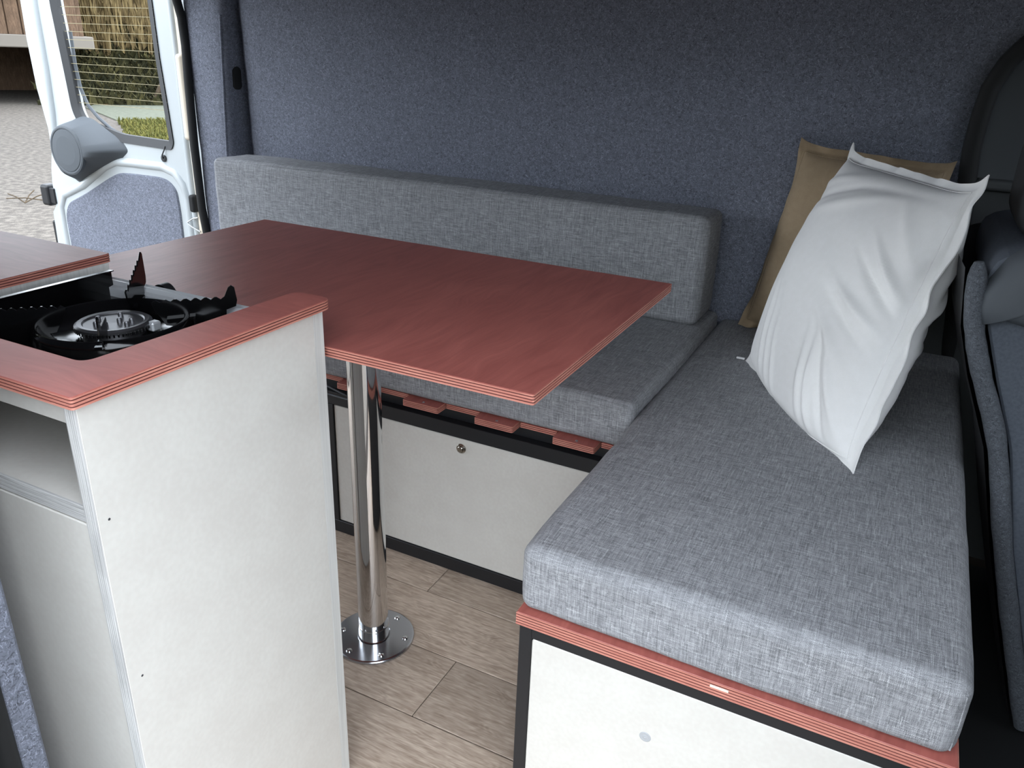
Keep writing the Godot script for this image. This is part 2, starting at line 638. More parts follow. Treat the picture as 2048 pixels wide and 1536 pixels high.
func build_floor():
	var fl := thing("floor", "wood-look vinyl plank floor of the van between table leg and benches", "floor", Vector3.ZERO, Vector3.ZERO, "", "structure")
	var mb := MB.new()
	mb.box(Vector3(0.45, -0.053, -0.12), Vector3(3.7, 0.1, 1.8), 0.0)
	obj("subfloor", mb, M.gap, fl)
	mb = MB.new()
	mb.box(Vector3(1.65, -0.0015, -0.12), Vector3(1.25, 0.005, 1.6), 0.001)
	obj("rubber_mat", mb, M.black_rubber, fl)
	var starts := [-0.42, 0.015, -0.6, 0.185, -0.35, -0.5, 0.1]
	for r in 7:
		var z0 := -0.5 + 0.16 * r
		var xs := [-1.34, starts[r], min(starts[r] + 1.1, 1.02), 1.02]
		for k in xs.size() - 1:
			if xs[k + 1] - xs[k] < 0.02: continue
			var p := MB.new()
			p.box(Vector3((xs[k] + xs[k + 1]) / 2, -0.002, z0 + 0.08), Vector3(xs[k + 1] - xs[k] - 0.0016, 0.004, 0.16 - 0.0024), 0.0009)
			var du := rng.randf() * 3.0
			for q in p.t.size(): p.t[q] = Vector2(p.t[q].x + du, p.t[q].y - z0)
			obj("plank", p, M["oak%d" % ((r * 2 + k) % 3)], fl)

func wall_z(y: float) -> float:
	return lerp(-0.985, -0.915, clamp((y - 0.45) / 0.85, -0.5, 1.4))

func wall_xr(y: float) -> float:
	var T := [[-0.1, 1.0], [0.6, 0.935], [0.8, 0.905], [0.9, 0.893], [0.96, 0.886], [1.03, 0.886], [1.09, 0.892], [1.14, 0.911], [1.185, 0.944], [1.215, 0.985], [1.24, 1.05], [1.255, 1.15], [1.262, 1.9], [2.0, 1.9]]
	for k in T.size() - 1:
		if y <= T[k + 1][0]: return lerp(T[k][1], T[k + 1][1], (y - T[k][0]) / (T[k + 1][0] - T[k][0]))
	return 1.9

func build_shell():
	var wf := thing("wall_far", "blue-grey felt carpet lining of the van side wall behind the long backrest", "wall", Vector3.ZERO, Vector3.ZERO, "", "structure")
	# main felt wall, from the groove at the left to the cab door opening at the right
	var nz := noise(3, 3.0, 3)
	var P := []
	var ys := []
	for k in 41: ys.append(lerp(0.0, 1.18, k / 40.0))
	for k in 17: ys.append(lerp(1.185, 1.262, k / 16.0))
	for k in 7: ys.append(lerp(1.28, 1.56, k / 6.0))
	for y in ys:
		var row := []
		var xr := wall_xr(y)
		for k in 61:
			var x: float = lerp(-1.175 + 0.07 * (y - 0.8), xr, k / 60.0)
			var roll: float = 0.012 * pow(clamp((x - xr + 0.02) / 0.02, 0.0, 1.0), 2.0)
			var dip: float = 0.035 * smoothstep(0.05, 0.0, x - (-1.175 + 0.07 * (y - 0.8)))
			row.append(Vector3(x, y, wall_z(y) - roll - dip + nz.get_noise_2d(x * 2, y * 2) * 0.004))
		P.append(row)
	var mb := MB.new()
	mb.grid(P, true)
	obj("felt_panel", mb, M.felt, wf)
	# rear pillar with its groove
	var prof := [[-0.002, -1.04], [0.0, -0.955], [0.002, -0.925], [0.001, -0.905], [-0.006, -0.892], [-0.02, -0.886], [-0.045, -0.885], [-0.09, -0.888], [-0.125, -0.89]]
	P = []
	for j in 33:
		var y := lerpf(0.0, 1.56, j / 32.0)
		var row := []
		for p in prof:
			var x: float = -1.172 + 0.07 * (y - 0.8) + p[0]
			if p[0] < -0.1: x = -1.302
			row.append(Vector3(x + nz.get_noise_2d(p[0] * 9, y * 3) * 0.003, y, p[1] + nz.get_noise_2d(p[0] * 7 + 40, y * 2.5) * 0.003))
		P.append(row)
	mb = MB.new()
	mb.grid(P, false)
	obj("pillar_lining", mb, M.felt, wf)
	# seam ridge in the pillar lining
	mb = MB.new()
	var path := []
	for j in 14: path.append(Vector3(-1.184 + 0.07 * (lerp(0.7, 1.19, j / 13.0) - 0.8), lerp(0.7, 1.19, j / 13.0), -0.8885))
	mb.tube(path, 0.004, 8)
	obj("seam", mb, M.felt, wf)
	# belt slot
	mb = MB.new()
	var slot := PackedVector2Array()
	for k in 24:
		var a := TAU * k / 24
		slot.append(Vector2(0.017 * cos(a), 0.014 * sin(a) + (0.02 if sin(a) >= 0 else -0.02)))
	mb.prism(slot, Vector3(-1.155, 1.012, -0.932), ZY, -0.006, 0.004, 0.0015)
	obj("belt_slot", mb, M.black_rubber, wf)
	# outer skin
	mb = MB.new()
	mb.box(Vector3(0.3, 0.5, -1.09), Vector3(3.26, 2.0, 0.05), 0.01)
	obj("outer_skin", mb, M.body, wf)
	# door seal of the cab opening
	path = []
	for k in 40:
		var y := lerpf(0.3, 1.262, k / 39.0)
		path.append(Vector3(wall_xr(y) + 0.012, y, wall_z(y) + 0.004))
	mb = MB.new()
	mb.tube(path, 0.018, 12)
	obj("door_seal", mb, M.black_rubber, wf)

	var mk := func(called: String, label: String, boxes: Array, m: Material):
		var b := MB.new()
		for e in boxes: b.box(e[0], e[1], 0.004)
		tag(obj(called, b, m), label, "wall" if called.begins_with("wall") else "ceiling", "", "structure")
	mk.call("ceiling", "grey felt-lined roof of the van", [[Vector3(0.35, 1.6, -0.16), Vector3(3.5, 0.06, 1.9)]], M.felt)
	# side-door wall: rear quarter with carpeted jamb, the header, and the cab pillar
	mk.call("wall_near", "rear quarter of the side-door wall, carpeted on the edge beside the kitchen", [[Vector3(-0.637, 0.53, 0.706), Vector3(1.406, 2.06, 0.03)], [Vector3(0.5, 1.45, 0.72), Vector3(3.7, 0.26, 0.06)], [Vector3(1.6, 0.53, 0.72), Vector3(1.0, 2.06, 0.06)]], M.felt)
	var skin := MB.new()
	skin.box(Vector3(-0.66, 0.53, 0.762), Vector3(1.36, 2.06, 0.03), 0.006)
	tag(obj("trim_1", skin, M.body), "white outer skin of the rear quarter by the side door", "trim", "", "structure")
	# the sliding door, pushed back along the outside of the van
	mb = MB.new()
	mb.box(Vector3(-0.53, 0.62, 0.812), Vector3(1.4, 1.5, 0.045), 0.012)
	mb.box(Vector3(-0.53, 0.55, 0.84), Vector3(1.3, 0.06, 0.02), 0.008)
	tag(obj("door_3", mb, M.body), "white sliding side door pushed back over the rear quarter beside the kitchen", "door", "", "structure")
	# rubber seal round the side-door jamb
	mb = MB.new()
	mb.tube([Vector3(0.064, -0.1, 0.733), Vector3(0.064, 0.6, 0.733), Vector3(0.064, 1.38, 0.733)], 0.014, 10)
	tag(obj("trim_2", mb, M.black_rubber), "dark rubber seal on the side-door jamb at the lower left", "trim", "", "structure")
	# rear frame round the open doors
	mb = MB.new()
	mb.box(Vector3(-1.345, 1.47, -0.14), Vector3(0.06, 0.2, 1.8), 0.01)
	mb.box(Vector3(-1.345, 0.5, 0.69), Vector3(0.06, 2.0, 0.14), 0.01)
	mb.box(Vector3(-1.335, 0.5, -0.985), Vector3(0.05, 2.0, 0.13), 0.01)
	tag(obj("wall_rear", mb, M.body), "white painted frame round the rear door opening", "wall", "", "structure")
	# rubber seal of the rear opening: vertical along the far pillar
	mb = MB.new()
	path = []
	var sp := [[-0.05, -0.9], [0.3, -0.893], [0.5, -0.886], [0.6, -0.876], [0.8, -0.874], [1.0, -0.88], [1.1, -0.885], [1.18, -0.882], [1.25, -0.865], [1.32, -0.83], [1.36, -0.76], [1.37, -0.6], [1.37, 0.4]]
	for e in sp: path.append(Vector3(-1.31, e[0], e[1]))
	mb.tube(path, 0.0135, 12)
	tag(obj("trim_3", mb, M.black_rubber), "black ribbed rubber seal along the rear door opening beside the backrest", "trim", "", "structure")
	# cab front: dash bulkhead and windscreen surround
	mb = MB.new()
	mb.box(Vector3(2.1, 0.5, -0.14), Vector3(0.06, 1.2, 1.8), 0.01)
	mb.box(Vector3(2.1, 1.5, -0.14), Vector3(0.06, 0.3, 1.8), 0.01)
	tag(obj("wall_front", mb, M.dark_plastic), "dark dashboard wall at the front of the cab", "wall", "", "structure")

# ------------------------------------------------------------------ the open rear door with its window
func build_rear_door():
	var d := thing("door_1", "open white rear van door with heated window and blue-grey carpet panel", "door", Vector3(0, 0, -0.95), Vector3.ZERO, "", "structure")
	var out := pv([-2.245, -0.35, -1.40, -0.35, -1.375, 0.5, -1.345, 1.0, -1.345, 1.55, -2.12, 1.55, -2.165, 1.3, -2.172, 1.1, -2.166, 0.93, -2.143, 0.79, -2.146, 0.71, -2.168, 0.64, -2.178, 0.585, -2.178, 0.5, -2.205, 0.47])
	var win := rounded(pv([-1.992, 0.99, -1.985, 0.86, -1.955, 0.81, -1.746, 0.77, -1.50, 0.764, -1.487, 0.79, -1.493, 0.9, -1.503, 1.06, -1.508, 1.45, -2.006, 1.45, -2.006, 1.2]), [0.0, 0.03, 0.03, 0.03, 0.02, 0.01, 0.0, 0.0, 0.05, 0.05, 0.0])
	# keyhole polygon: outline, then the window backwards
	if MB.area(out) < 0: out.reverse()
	if MB.area(win) < 0: win.reverse()
	var leaf := func(o2: PackedVector2Array, w2: PackedVector2Array) -> PackedVector2Array:
		var bi := 0
		var bj := 0
		var bd := 1e9
		for i in o2.size():
			for j in w2.size():
				var q := o2[i].distance_to(w2[j])
				if q < bd: bd = q; bi = i; bj = j
		var r := PackedVector2Array()
		for i in o2.size() + 1: r.append(o2[(bi + i) % o2.size()])
		for j in w2.size() + 1: r.append(w2[(bj - j + w2.size() * 2) % w2.size()])
		return r
	var mb := MB.new()
	var key: PackedVector2Array = leaf.call(out, win)
	var id := Geometry2D.triangulate_polygon(key)
	if id.is_empty():   # nudge the slit open
		for i in out.size() + 1: key[i] += Vector2(0.00005 * (i % 2), 0.0)
		id = Geometry2D.triangulate_polygon(key)
	print("door tris ", id.size() / 3)
	for k in range(0, id.size(), 3):
		var a := key[id[k]]
		var b := key[id[k + 1]]
		var c := key[id[k + 2]]
		if (b - a).cross(c - a) < 0:
			var s := b
			b = c; c = s
		mb.tri(Vector3(a.x, a.y, 0), Vector3(b.x, b.y, 0), Vector3(c.x, c.y, 0))
		mb.tri(Vector3(a.x, a.y, -0.05), Vector3(c.x, c.y, -0.05), Vector3(b.x, b.y, -0.05))
	mb.prism(out, Vector3.ZERO, XY, -0.05, 0.0, 0.0, 0.0, false, false)
	# reveal of the window
	for k in win.size():
		var a := win[k]
		var b := win[(k + 1) % win.size()]
		mb.quad(Vector3(b.x, b.y, -0.05), Vector3(a.x, a.y, -0.05), Vector3(a.x, a.y, 0), Vector3(b.x, b.y, 0))
	obj("leaf", mb, M.body, d)
	# raised pressings of the inner skin
	mb = MB.new()
	mb.tube([Vector3(-2.12, 0.72, -0.006), Vector3(-2.1, 0.85, 0.0), Vector3(-2.092, 1.0, 0.001), Vector3(-2.092, 1.2, 0.001), Vector3(-2.075, 1.5, 0.0)], 0.016, 10)
	mb.tube([Vector3(-1.425, 0.3, -0.002), Vector3(-1.43, 0.75, -0.002), Vector3(-1.425, 1.1, -0.002), Vector3(-1.43, 1.5, -0.002)], 0.012, 10)
	obj("pressing", mb, M.body, d)
	var rim := []
	for e in [[-2.155, 0.1], [-2.152, 0.42], [-2.148, 0.5], [-2.118, 0.547], [-1.995, 0.597], [-1.862, 0.675], [-1.80, 0.699], [-1.72, 0.702], [-1.56, 0.703], [-1.505, 0.687], [-1.47, 0.65], [-1.455, 0.6], [-1.452, 0.1]]: rim.append(Vector3(e[0], e[1], -0.006))
	mb = MB.new()
	mb.tube(rim, 0.017, 12)
	obj("bead", mb, M.body, d)
	# carpet panel
	mb = MB.new()
	mb.prism(rounded(pv([-2.128, 0.1, -1.5, 0.1, -1.495, 0.56, -1.502, 0.63, -1.535, 0.658, -1.575, 0.666, -1.712, 0.665, -1.785, 0.661, -1.84, 0.638, -1.986, 0.566, -2.10, 0.517, -2.126, 0.47]), 0.03), Vector3.ZERO, XY, -0.002, 0.006, 0.004)
	obj("carpet_panel", mb, M.felt, d)
	# window: rubber gasket, pane, heating wires, wiper arm seen outside
	var gi := MB.inset(win, 0.028)
	mb = MB.new()
	for k in win.size():
		var k1 := (k + 1) % win.size()
		mb.quad(Vector3(win[k].x, win[k].y, 0.004), Vector3(win[k1].x, win[k1].y, 0.004), Vector3(gi[k1].x, gi[k1].y, -0.004), Vector3(gi[k].x, gi[k].y, -0.004))
		mb.quad(Vector3(gi[k].x, gi[k].y, -0.004), Vector3(gi[k1].x, gi[k1].y, -0.004), Vector3(gi[k1].x, gi[k1].y, -0.02), Vector3(gi[k].x, gi[k].y, -0.02))
		mb.quad(Vector3(gi[k].x, gi[k].y, -0.02), Vector3(gi[k1].x, gi[k1].y, -0.02), Vector3(win[k1].x, win[k1].y, -0.025), Vector3(win[k].x, win[k].y, -0.025))
	obj("gasket", mb, M.dark_plastic, d)
	mb = MB.new()
	mb.prism(MB.inset(win, 0.02), Vector3.ZERO, XY, -0.016, -0.012)
	var pane := obj("window_pane", mb, M.glass, d)
	for k in 16:
		var y := 0.892 + 0.0262 * k
		mb = MB.new()
		mb.box(Vector3(-1.74, y, -0.0112), Vector3(0.465, 0.0016, 0.0008), 0.0)
		obj("heating_wire", mb, M.wire, pane)
	# bright trim strip curving down inside the gasket
	mb = MB.new()
	var tp := []
	for e in [[-1.955, 1.13], [-1.958, 1.02], [-1.95, 0.94], [-1.925, 0.885], [-1.88, 0.845], [-1.82, 0.81], [-1.76, 0.79]]: tp.append(Vector3(e[0], e[1], -0.02))
	mb.tube(tp, 0.006, 8)
	obj("wiper_arm", mb, M.grey_plastic, pane)
	# loudspeaker pod
	var base := rounded(pv([-1.72, 0.742, -1.745, 0.774, -1.885, 0.842, -1.938, 0.847, -1.99, 0.832, -2.035, 0.79, -2.055, 0.73, -2.052, 0.67, -2.034, 0.61, -2.012, 0.603, -1.765, 0.71]), 0.014, 3)
	if MB.area(base) < 0: base.reverse()
	var cc := Vector2(-1.94, 0.733)
	mb = MB.new()
	var n := base.size()
	var P := []
	var N := 8
	for s in N + 1:
		var u := float(s) / N
		var ring := []
		for k in n + 1:
			var b := base[k % n]
			var dir := (b - cc).normalized()
			var top := cc + dir * 0.083
			var q := b.lerp(top, pow(u, 0.75))
			ring.append(Vector3(q.x, q.y, 0.085 * sin(u * PI * 0.5)))
		P.append(ring)
	mb.grid(P, true)
	var pod := obj("speaker_pod", mb, M.grey_plastic, d)
	mb = MB.new()
	mb.lathe([[0.086, -0.01], [0.086, 0.001], [0.081, 0.0035], [0.0765, 0.0035], [0.0745, 0.0015], [0.0725, 0.0035], [0.05, 0.0055], [0.0, 0.006]], Vector3(cc.x, cc.y, 0.083), 40, Basis(Vector3(1, 0, 0), Vector3(0, 0, 1), Vector3(0, -1, 0)), false)
	obj("speaker_grille", mb, M.grey_plastic, pod)
	# cord with its grommet below the window corner
	mb = MB.new()
	mb.lathe([[0.012, 0.0], [0.012, 0.004], [0.007, 0.006], [0.0, 0.006]], Vector3(-1.545, 0.733, 0.0), 16, Basis(Vector3(1, 0, 0), Vector3(0, 0, 1), Vector3(0, -1, 0)))
	mb.tube([Vector3(-1.545, 0.733, 0.006), Vector3(-1.54, 0.745, 0.012), Vector3(-1.534, 0.762, 0.006), Vector3(-1.532, 0.775, 0.002)], 0.0022, 6)
	obj("cord_grommet", mb, M.dark_plastic, d)
	# latch on the free edge
	mb = MB.new()
	mb.rbox(Vector3(-2.222, 0.535, -0.012), Vector3(0.05, 0.082, 0.05), 0.012, Vector3.ZERO, 3, 2)
	mb.box(Vector3(-2.19, 0.535, 0.0), Vector3(0.04, 0.06, 0.012), 0.003)
	mb.box(Vector3(-2.235, 0.36, -0.03), Vector3(0.03, 0.14, 0.03), 0.006)
	obj("latch", mb, M.black, d)
	# hinge side: cream check strap recess, rubber stop, wire hook
	mb = MB.new()
	mb.rbox(Vector3(-1.4, 0.94, 0.008), Vector3(0.03, 0.27, 0.03), 0.012, Vector3.ZERO, 3, 3)
	mb.box(Vector3(-1.372, 0.5, 0.003), Vector3(0.072, 2.0, 0.012), 0.003)
	obj("hinge_cover", mb, M.cream, d)
	mb = MB.new()
	mb.rbox(Vector3(-1.408, 0.595, 0.016), Vector3(0.026, 0.06, 0.03), 0.009, Vector3.ZERO, 3, 2)
	mb.rbox(Vector3(-1.388, 0.79, 0.012), Vector3(0.014, 0.05, 0.016), 0.005, Vector3.ZERO, 3, 2)
	obj("rubber_stop", mb, M.black_rubber, d)
	mb = MB.new()
	mb.tube([Vector3(-1.405, 0.545, 0.01), Vector3(-1.425, 0.54, 0.016), Vector3(-1.448, 0.525, 0.02), Vector3(-1.43, 0.512, 0.02), Vector3(-1.40, 0.497, 0.012)], 0.003, 6)
	obj("wire_hook", mb, M.steel, d)

# ------------------------------------------------------------------ plywood boards: veneer faces, light plies and dark glue lines
func ply_board(parent: Node, called: String, poly: PackedVector2Array, y1: float, th: float, top: Material, swap: bool, plies := 4, o := Vector3.ZERO):
	if MB.area(poly) < 0: poly.reverse()
	var mb := MB.new()
	mb.swap = swap
	mb.prism(poly, o, XZ, y1 - th, y1, 0.0006, 0.0006)
	# the veneer body is the dark core set back by the plies laid round it
	var core := obj(called, mb, top, parent)
	var ring := MB.new()
	var gl := MB.new()
	ring.swap = true
	gl.swap = true
	var lt := th / (plies * 1.0 + (plies - 1) * 0.6)
	var outp := MB.inset(poly, -0.0009)
	var glp := MB.inset(poly, -0.0002)
	for k in plies:
		var a := y1 - th + k * lt * 1.6
		ring.prism(outp, o, XZ, a + 0.0001, a + lt - (0.0006 if k == plies - 1 else 0.0), 0.0, 0.0, false, false)
		for e in outp.size():
			var e1 := (e + 1) % outp.size()
			var f := func(p: Vector2, y: float) -> Vector3: return o + Vector3(p.x, y, -p.y)
			var t := a + lt - (0.0006 if k == plies - 1 else 0.0)
			ring.quad(f.call(outp[e], t), f.call(outp[e1], t), f.call(glp[e1], t), f.call(glp[e], t))
			ring.quad(f.call(glp[e], a + 0.0001), f.call(glp[e1], a + 0.0001), f.call(outp[e1], a + 0.0001), f.call(outp[e], a + 0.0001))
		if k < plies - 1: gl.prism(glp, o, XZ, a + lt, a + lt * 1.6, 0.0, 0.0, false, false)
	obj("ply", ring, M.ply_light, core)
	obj("glue_line", gl, M.ply_dark, core)
	return core

func screw(parent: Node, at: Vector3, r := 0.004, bs := Basis()):
	var mb := MB.new()
	mb.lathe([[r, -0.0005], [r, 0.0004], [r * 0.8, r * 0.35], [r * 0.35, r * 0.42], [r * 0.28, r * 0.1], [0.0, r * 0.05]], at, 14, bs)
	return obj("screw", mb, M.chrome, parent)

# ------------------------------------------------------------------ benches
func build_bench_long():
	var t := thing("bench_frame", "black framed storage bench with white front panel along the far wall behind the table", "bench", Vector3(0, 0, 0))
	var mb := MB.new()
	mb.box(Vector3(-0.074, 0.366, -0.285), Vector3(0.992, 0.032, 0.025), 0.001)      # top rail
	mb.box(Vector3(-0.074, 0.397, -0.305), Vector3(0.992, 0.03, 0.025), 0.001)       # set-back rail under the slats
	mb.box(Vector3(-0.074, 0.0165, -0.285), Vector3(0.992, 0.033, 0.025), 0.001)     # bottom rail
	mb.box(Vector3(-0.3175, 0.191, -0.285), Vector3(0.033, 0.316, 0.025), 0.001)   # post beside the kitchen
	mb.box(Vector3(0.415, 0.191, -0.285), Vector3(0.014, 0.316, 0.025), 0.001)
	mb.box(Vector3(-0.56, 0.191, -0.285), Vector3(0.02, 0.38, 0.025), 0.001)
	mb.box(Vector3(-0.074, 0.2, -0.96), Vector3(0.992, 0.4, 0.02), 0.001)
	mb.box(Vector3(0.411, 0.2, -0.62), Vector3(0.02, 0.4, 0.64), 0.001)
	mb.box(Vector3(-0.56, 0.2, -0.62), Vector3(0.02, 0.4, 0.64), 0.001)
	obj("frame", mb, M.black, t)
	mb = MB.new()
	mb.box(Vector3(0.0545, 0.191, -0.283), Vector3(0.711, 0.315, 0.014), 0.002)
	obj("front_panel", mb, M.white, t)
	mb = MB.new()
	mb.box(Vector3(-0.445, 0.191, -0.283), Vector3(0.21, 0.315, 0.014), 0.002)
	obj("side_panel", mb, M.white, t)
	mb = MB.new()
	mb.lathe([[0.0115, -0.001], [0.0115, 0.002], [0.0095, 0.0045], [0.0078, 0.0045], [0.0072, 0.002], [0.0068, 0.002], [0.0068, 0.006], [0.0055, 0.0072], [0.0, 0.0074]], Vector3(0.044, 0.325, -0.276), 28, Basis(Vector3(1, 0, 0), Vector3(0, 0, 1), Vector3(0, -1, 0)))
	obj("push_button", mb, M.nickel, t)
	# pull-out slats
	for k in 4:
		var x0: float = -0.2535 + 0.1757 * k
		ply_board(t, "slat", rounded(rect(x0, 0.234, x0 + 0.087, 0.9), 0.004, 3), 0.4295, 0.0135, M.red_z, false)
		if k < 4:
			screw(t, Vector3(x0 + 0.047, 0.4297, -0.243), 0.003)
	for k in 5:
		var x0: float = -0.34 + 0.1757 * k
		ply_board(t, "slat", rect(x0 + 0.004, 0.262, min(x0 + 0.0825, 0.422), 0.9), 0.4295, 0.0105, M.red_z, false, 3)
	# loop of grey cable between the slats and the rail
	var cb := MB.new()
	cb.tube([Vector3(-0.36, 0.405, -0.262), Vector3(-0.30, 0.403, -0.256), Vector3(-0.25, 0.395, -0.252), Vector3(-0.225, 0.388, -0.254), Vector3(-0.25, 0.381, -0.258), Vector3(-0.30, 0.380, -0.262), Vector3(-0.36, 0.380, -0.266)], 0.0022, 6)
	tag(obj("cable", cb, M.grey_plastic), "thin grey cable looped under the bench slats beside the kitchen panel", "cable")

	mb = MB.new()
	mb.rbox(Vector3(-0.372, 0.479, -0.594), Vector3(1.594, 0.097, 0.684), 0.016, Vector3(0.004, 0.006, 0.004), 5, 16, 0.003)
	var c := thing("seat_cushion", "long grey woven seat cushion running behind the table under the backrest", "cushion")
	obj("cover", mb, M.fabric, c)
	mb = MB.new()
	mb.tube([Vector3(-1.15, 0.5205, -0.2555), Vector3(-0.4, 0.5245, -0.2545), Vector3(0.412, 0.5205, -0.2555)], 0.0013, 6)
	obj("seam", mb, M.fabric, c)
	# the same cushion's neighbour: the backrest
	var b := thing("back_cushion", "grey woven backrest cushion standing against the felt wall behind the table", "cushion")
	mb = MB.new()
	mb.rbox(Vector3(-0.362, 0.6585, -0.8425), Vector3(1.536, 0.262, 0.155), 0.02, Vector3(0.004, 0.006, 0.007), 5, 18, 0.004)
	obj("cover", mb, M.fabric, b)
	mb = MB.new()
	mb.tube([Vector3(-1.11, 0.7835, -0.7705), Vector3(-0.7, 0.7865, -0.7705), Vector3(-0.36, 0.7872, -0.77), Vector3(0.0, 0.7865, -0.7705), Vector3(0.386, 0.7835, -0.7705)], 0.0014, 6)
	obj("seam", mb, M.fabric, b)

func build_bench_short():
	var t := thing("bench_frame", "black framed bench box with white front panel in the foreground at the lower right", "bench")
	var zf := 0.222
	var mb := MB.new()
	mb.box(Vector3(0.439, 0.185, zf - 0.0125), Vector3(0.02, 0.37, 0.025), 0.0012)
	mb.box(Vector3(0.969, 0.185, zf - 0.0125), Vector3(0.02, 0.37, 0.025), 0.0012)
	mb.box(Vector3(0.704, 0.3595, zf - 0.0125), Vector3(0.512, 0.021, 0.025), 0.0012)
	mb.box(Vector3(0.704, 0.0125, zf - 0.0125), Vector3(0.512, 0.025, 0.025), 0.0012)
	mb.box(Vector3(0.44, 0.19, -0.36), Vector3(0.022, 0.36, 1.12), 0.001)
	mb.box(Vector3(0.968, 0.19, -0.36), Vector3(0.022, 0.36, 1.12), 0.001)
	obj("frame", mb, M.black, t)
	mb = MB.new()
	mb.prism(rounded(rect(0.4495, 0.0255, 0.9585, 0.3485), 0.005, 4), Vector3.ZERO, XY, zf - 0.018, zf - 0.001, 0.0012)
	var p := obj("front_panel", mb, M.white, t)
	# plugged knot in the panel
	mb = MB.new()
	mb.lathe([[0.0085, 0.0], [0.007, 0.0006], [0.0045, 0.0003], [0.0015, 0.0009], [0.0, 0.0]], Vector3(0.629, 0.252, zf - 0.001), 18, Basis(Vector3(1, 0, 0), Vector3(0, 0, 1), Vector3(0, -1, 0)))
	obj("knot", mb, M.knot, p)
	ply_board(t, "seat_board", rect(0.4265, -0.227, 0.988, 0.93), 0.3925, 0.021, M.red_z, false, 5)
	# splinter knocked off the board edge
	mb = MB.new()
	mb.box(Vector3(0.716, 0.386, 0.2285), Vector3(0.024, 0.004, 0.0012), 0.0005)
	obj("chipped_spot", mb, M.cream, t)

	var c := thing("seat_cushion", "large grey woven seat cushion in the right foreground with the pillows on it", "cushion")
	mb = MB.new()
	mb.rbox(Vector3(0.7035, 0.448, -0.3735), Vector3(0.557, 0.108, 1.197), 0.02, Vector3(0.004, 0.007, 0.004), 6, 22, 0.004)
	obj("cover", mb, M.fabric, c)
	mb = MB.new()
	mb.tube([Vector3(0.9755, 0.407, 0.2185), Vector3(0.9762, 0.45, 0.2192), Vector3(0.9755, 0.487, 0.2185)], 0.0016, 6)
	obj("seam", mb, M.fabric, c)

# ------------------------------------------------------------------ table
func build_table():
	var t := thing("dining_table", "dark red plywood table on a single chrome pole leg in the middle of the van", "table")
	ply_board(t, "tabletop", rounded(rect(-0.4678, -0.2865, 0.462, 0.2794), 0.003, 3), 0.7599, 0.0138, M.red_z, false)
	var mb := MB.new()
	mb.lathe([[0.03, 0.032], [0.03, 0.744]], Vector3.ZERO, 64, Basis(), true)
	obj("pole", mb, M.chrome, t)
	mb = MB.new()
	mb.lathe([[0.0312, 0.0075], [0.0312, 0.034], [0.0306, 0.0352], [0.0301, 0.0352]], Vector3.ZERO, 64)
	obj("collar", mb, M.chrome, t)
	mb = MB.new()
	mb.lathe([[0.0825, 0.0], [0.0825, 0.0035], [0.0815, 0.0055], [0.079, 0.0066], [0.034, 0.0078], [0.0325, 0.0072], [0.0312, 0.0068], [0.0, 0.0068]], Vector3.ZERO, 72)
	obj("base_plate", mb, M.flange, t)
	for k in 6:
		var a := deg_to_rad(78 + 60 * k)
		screw(t, Vector3(0.066 * cos(a), 0.0071, -0.066 * sin(a)), 0.0062)
	mb = MB.new()
	mb.lathe([[0.0, 0.7405], [0.07, 0.7405], [0.07, 0.7455], [0.0, 0.7455]], Vector3.ZERO, 48)
	obj("top_plate", mb, M.flange, t)

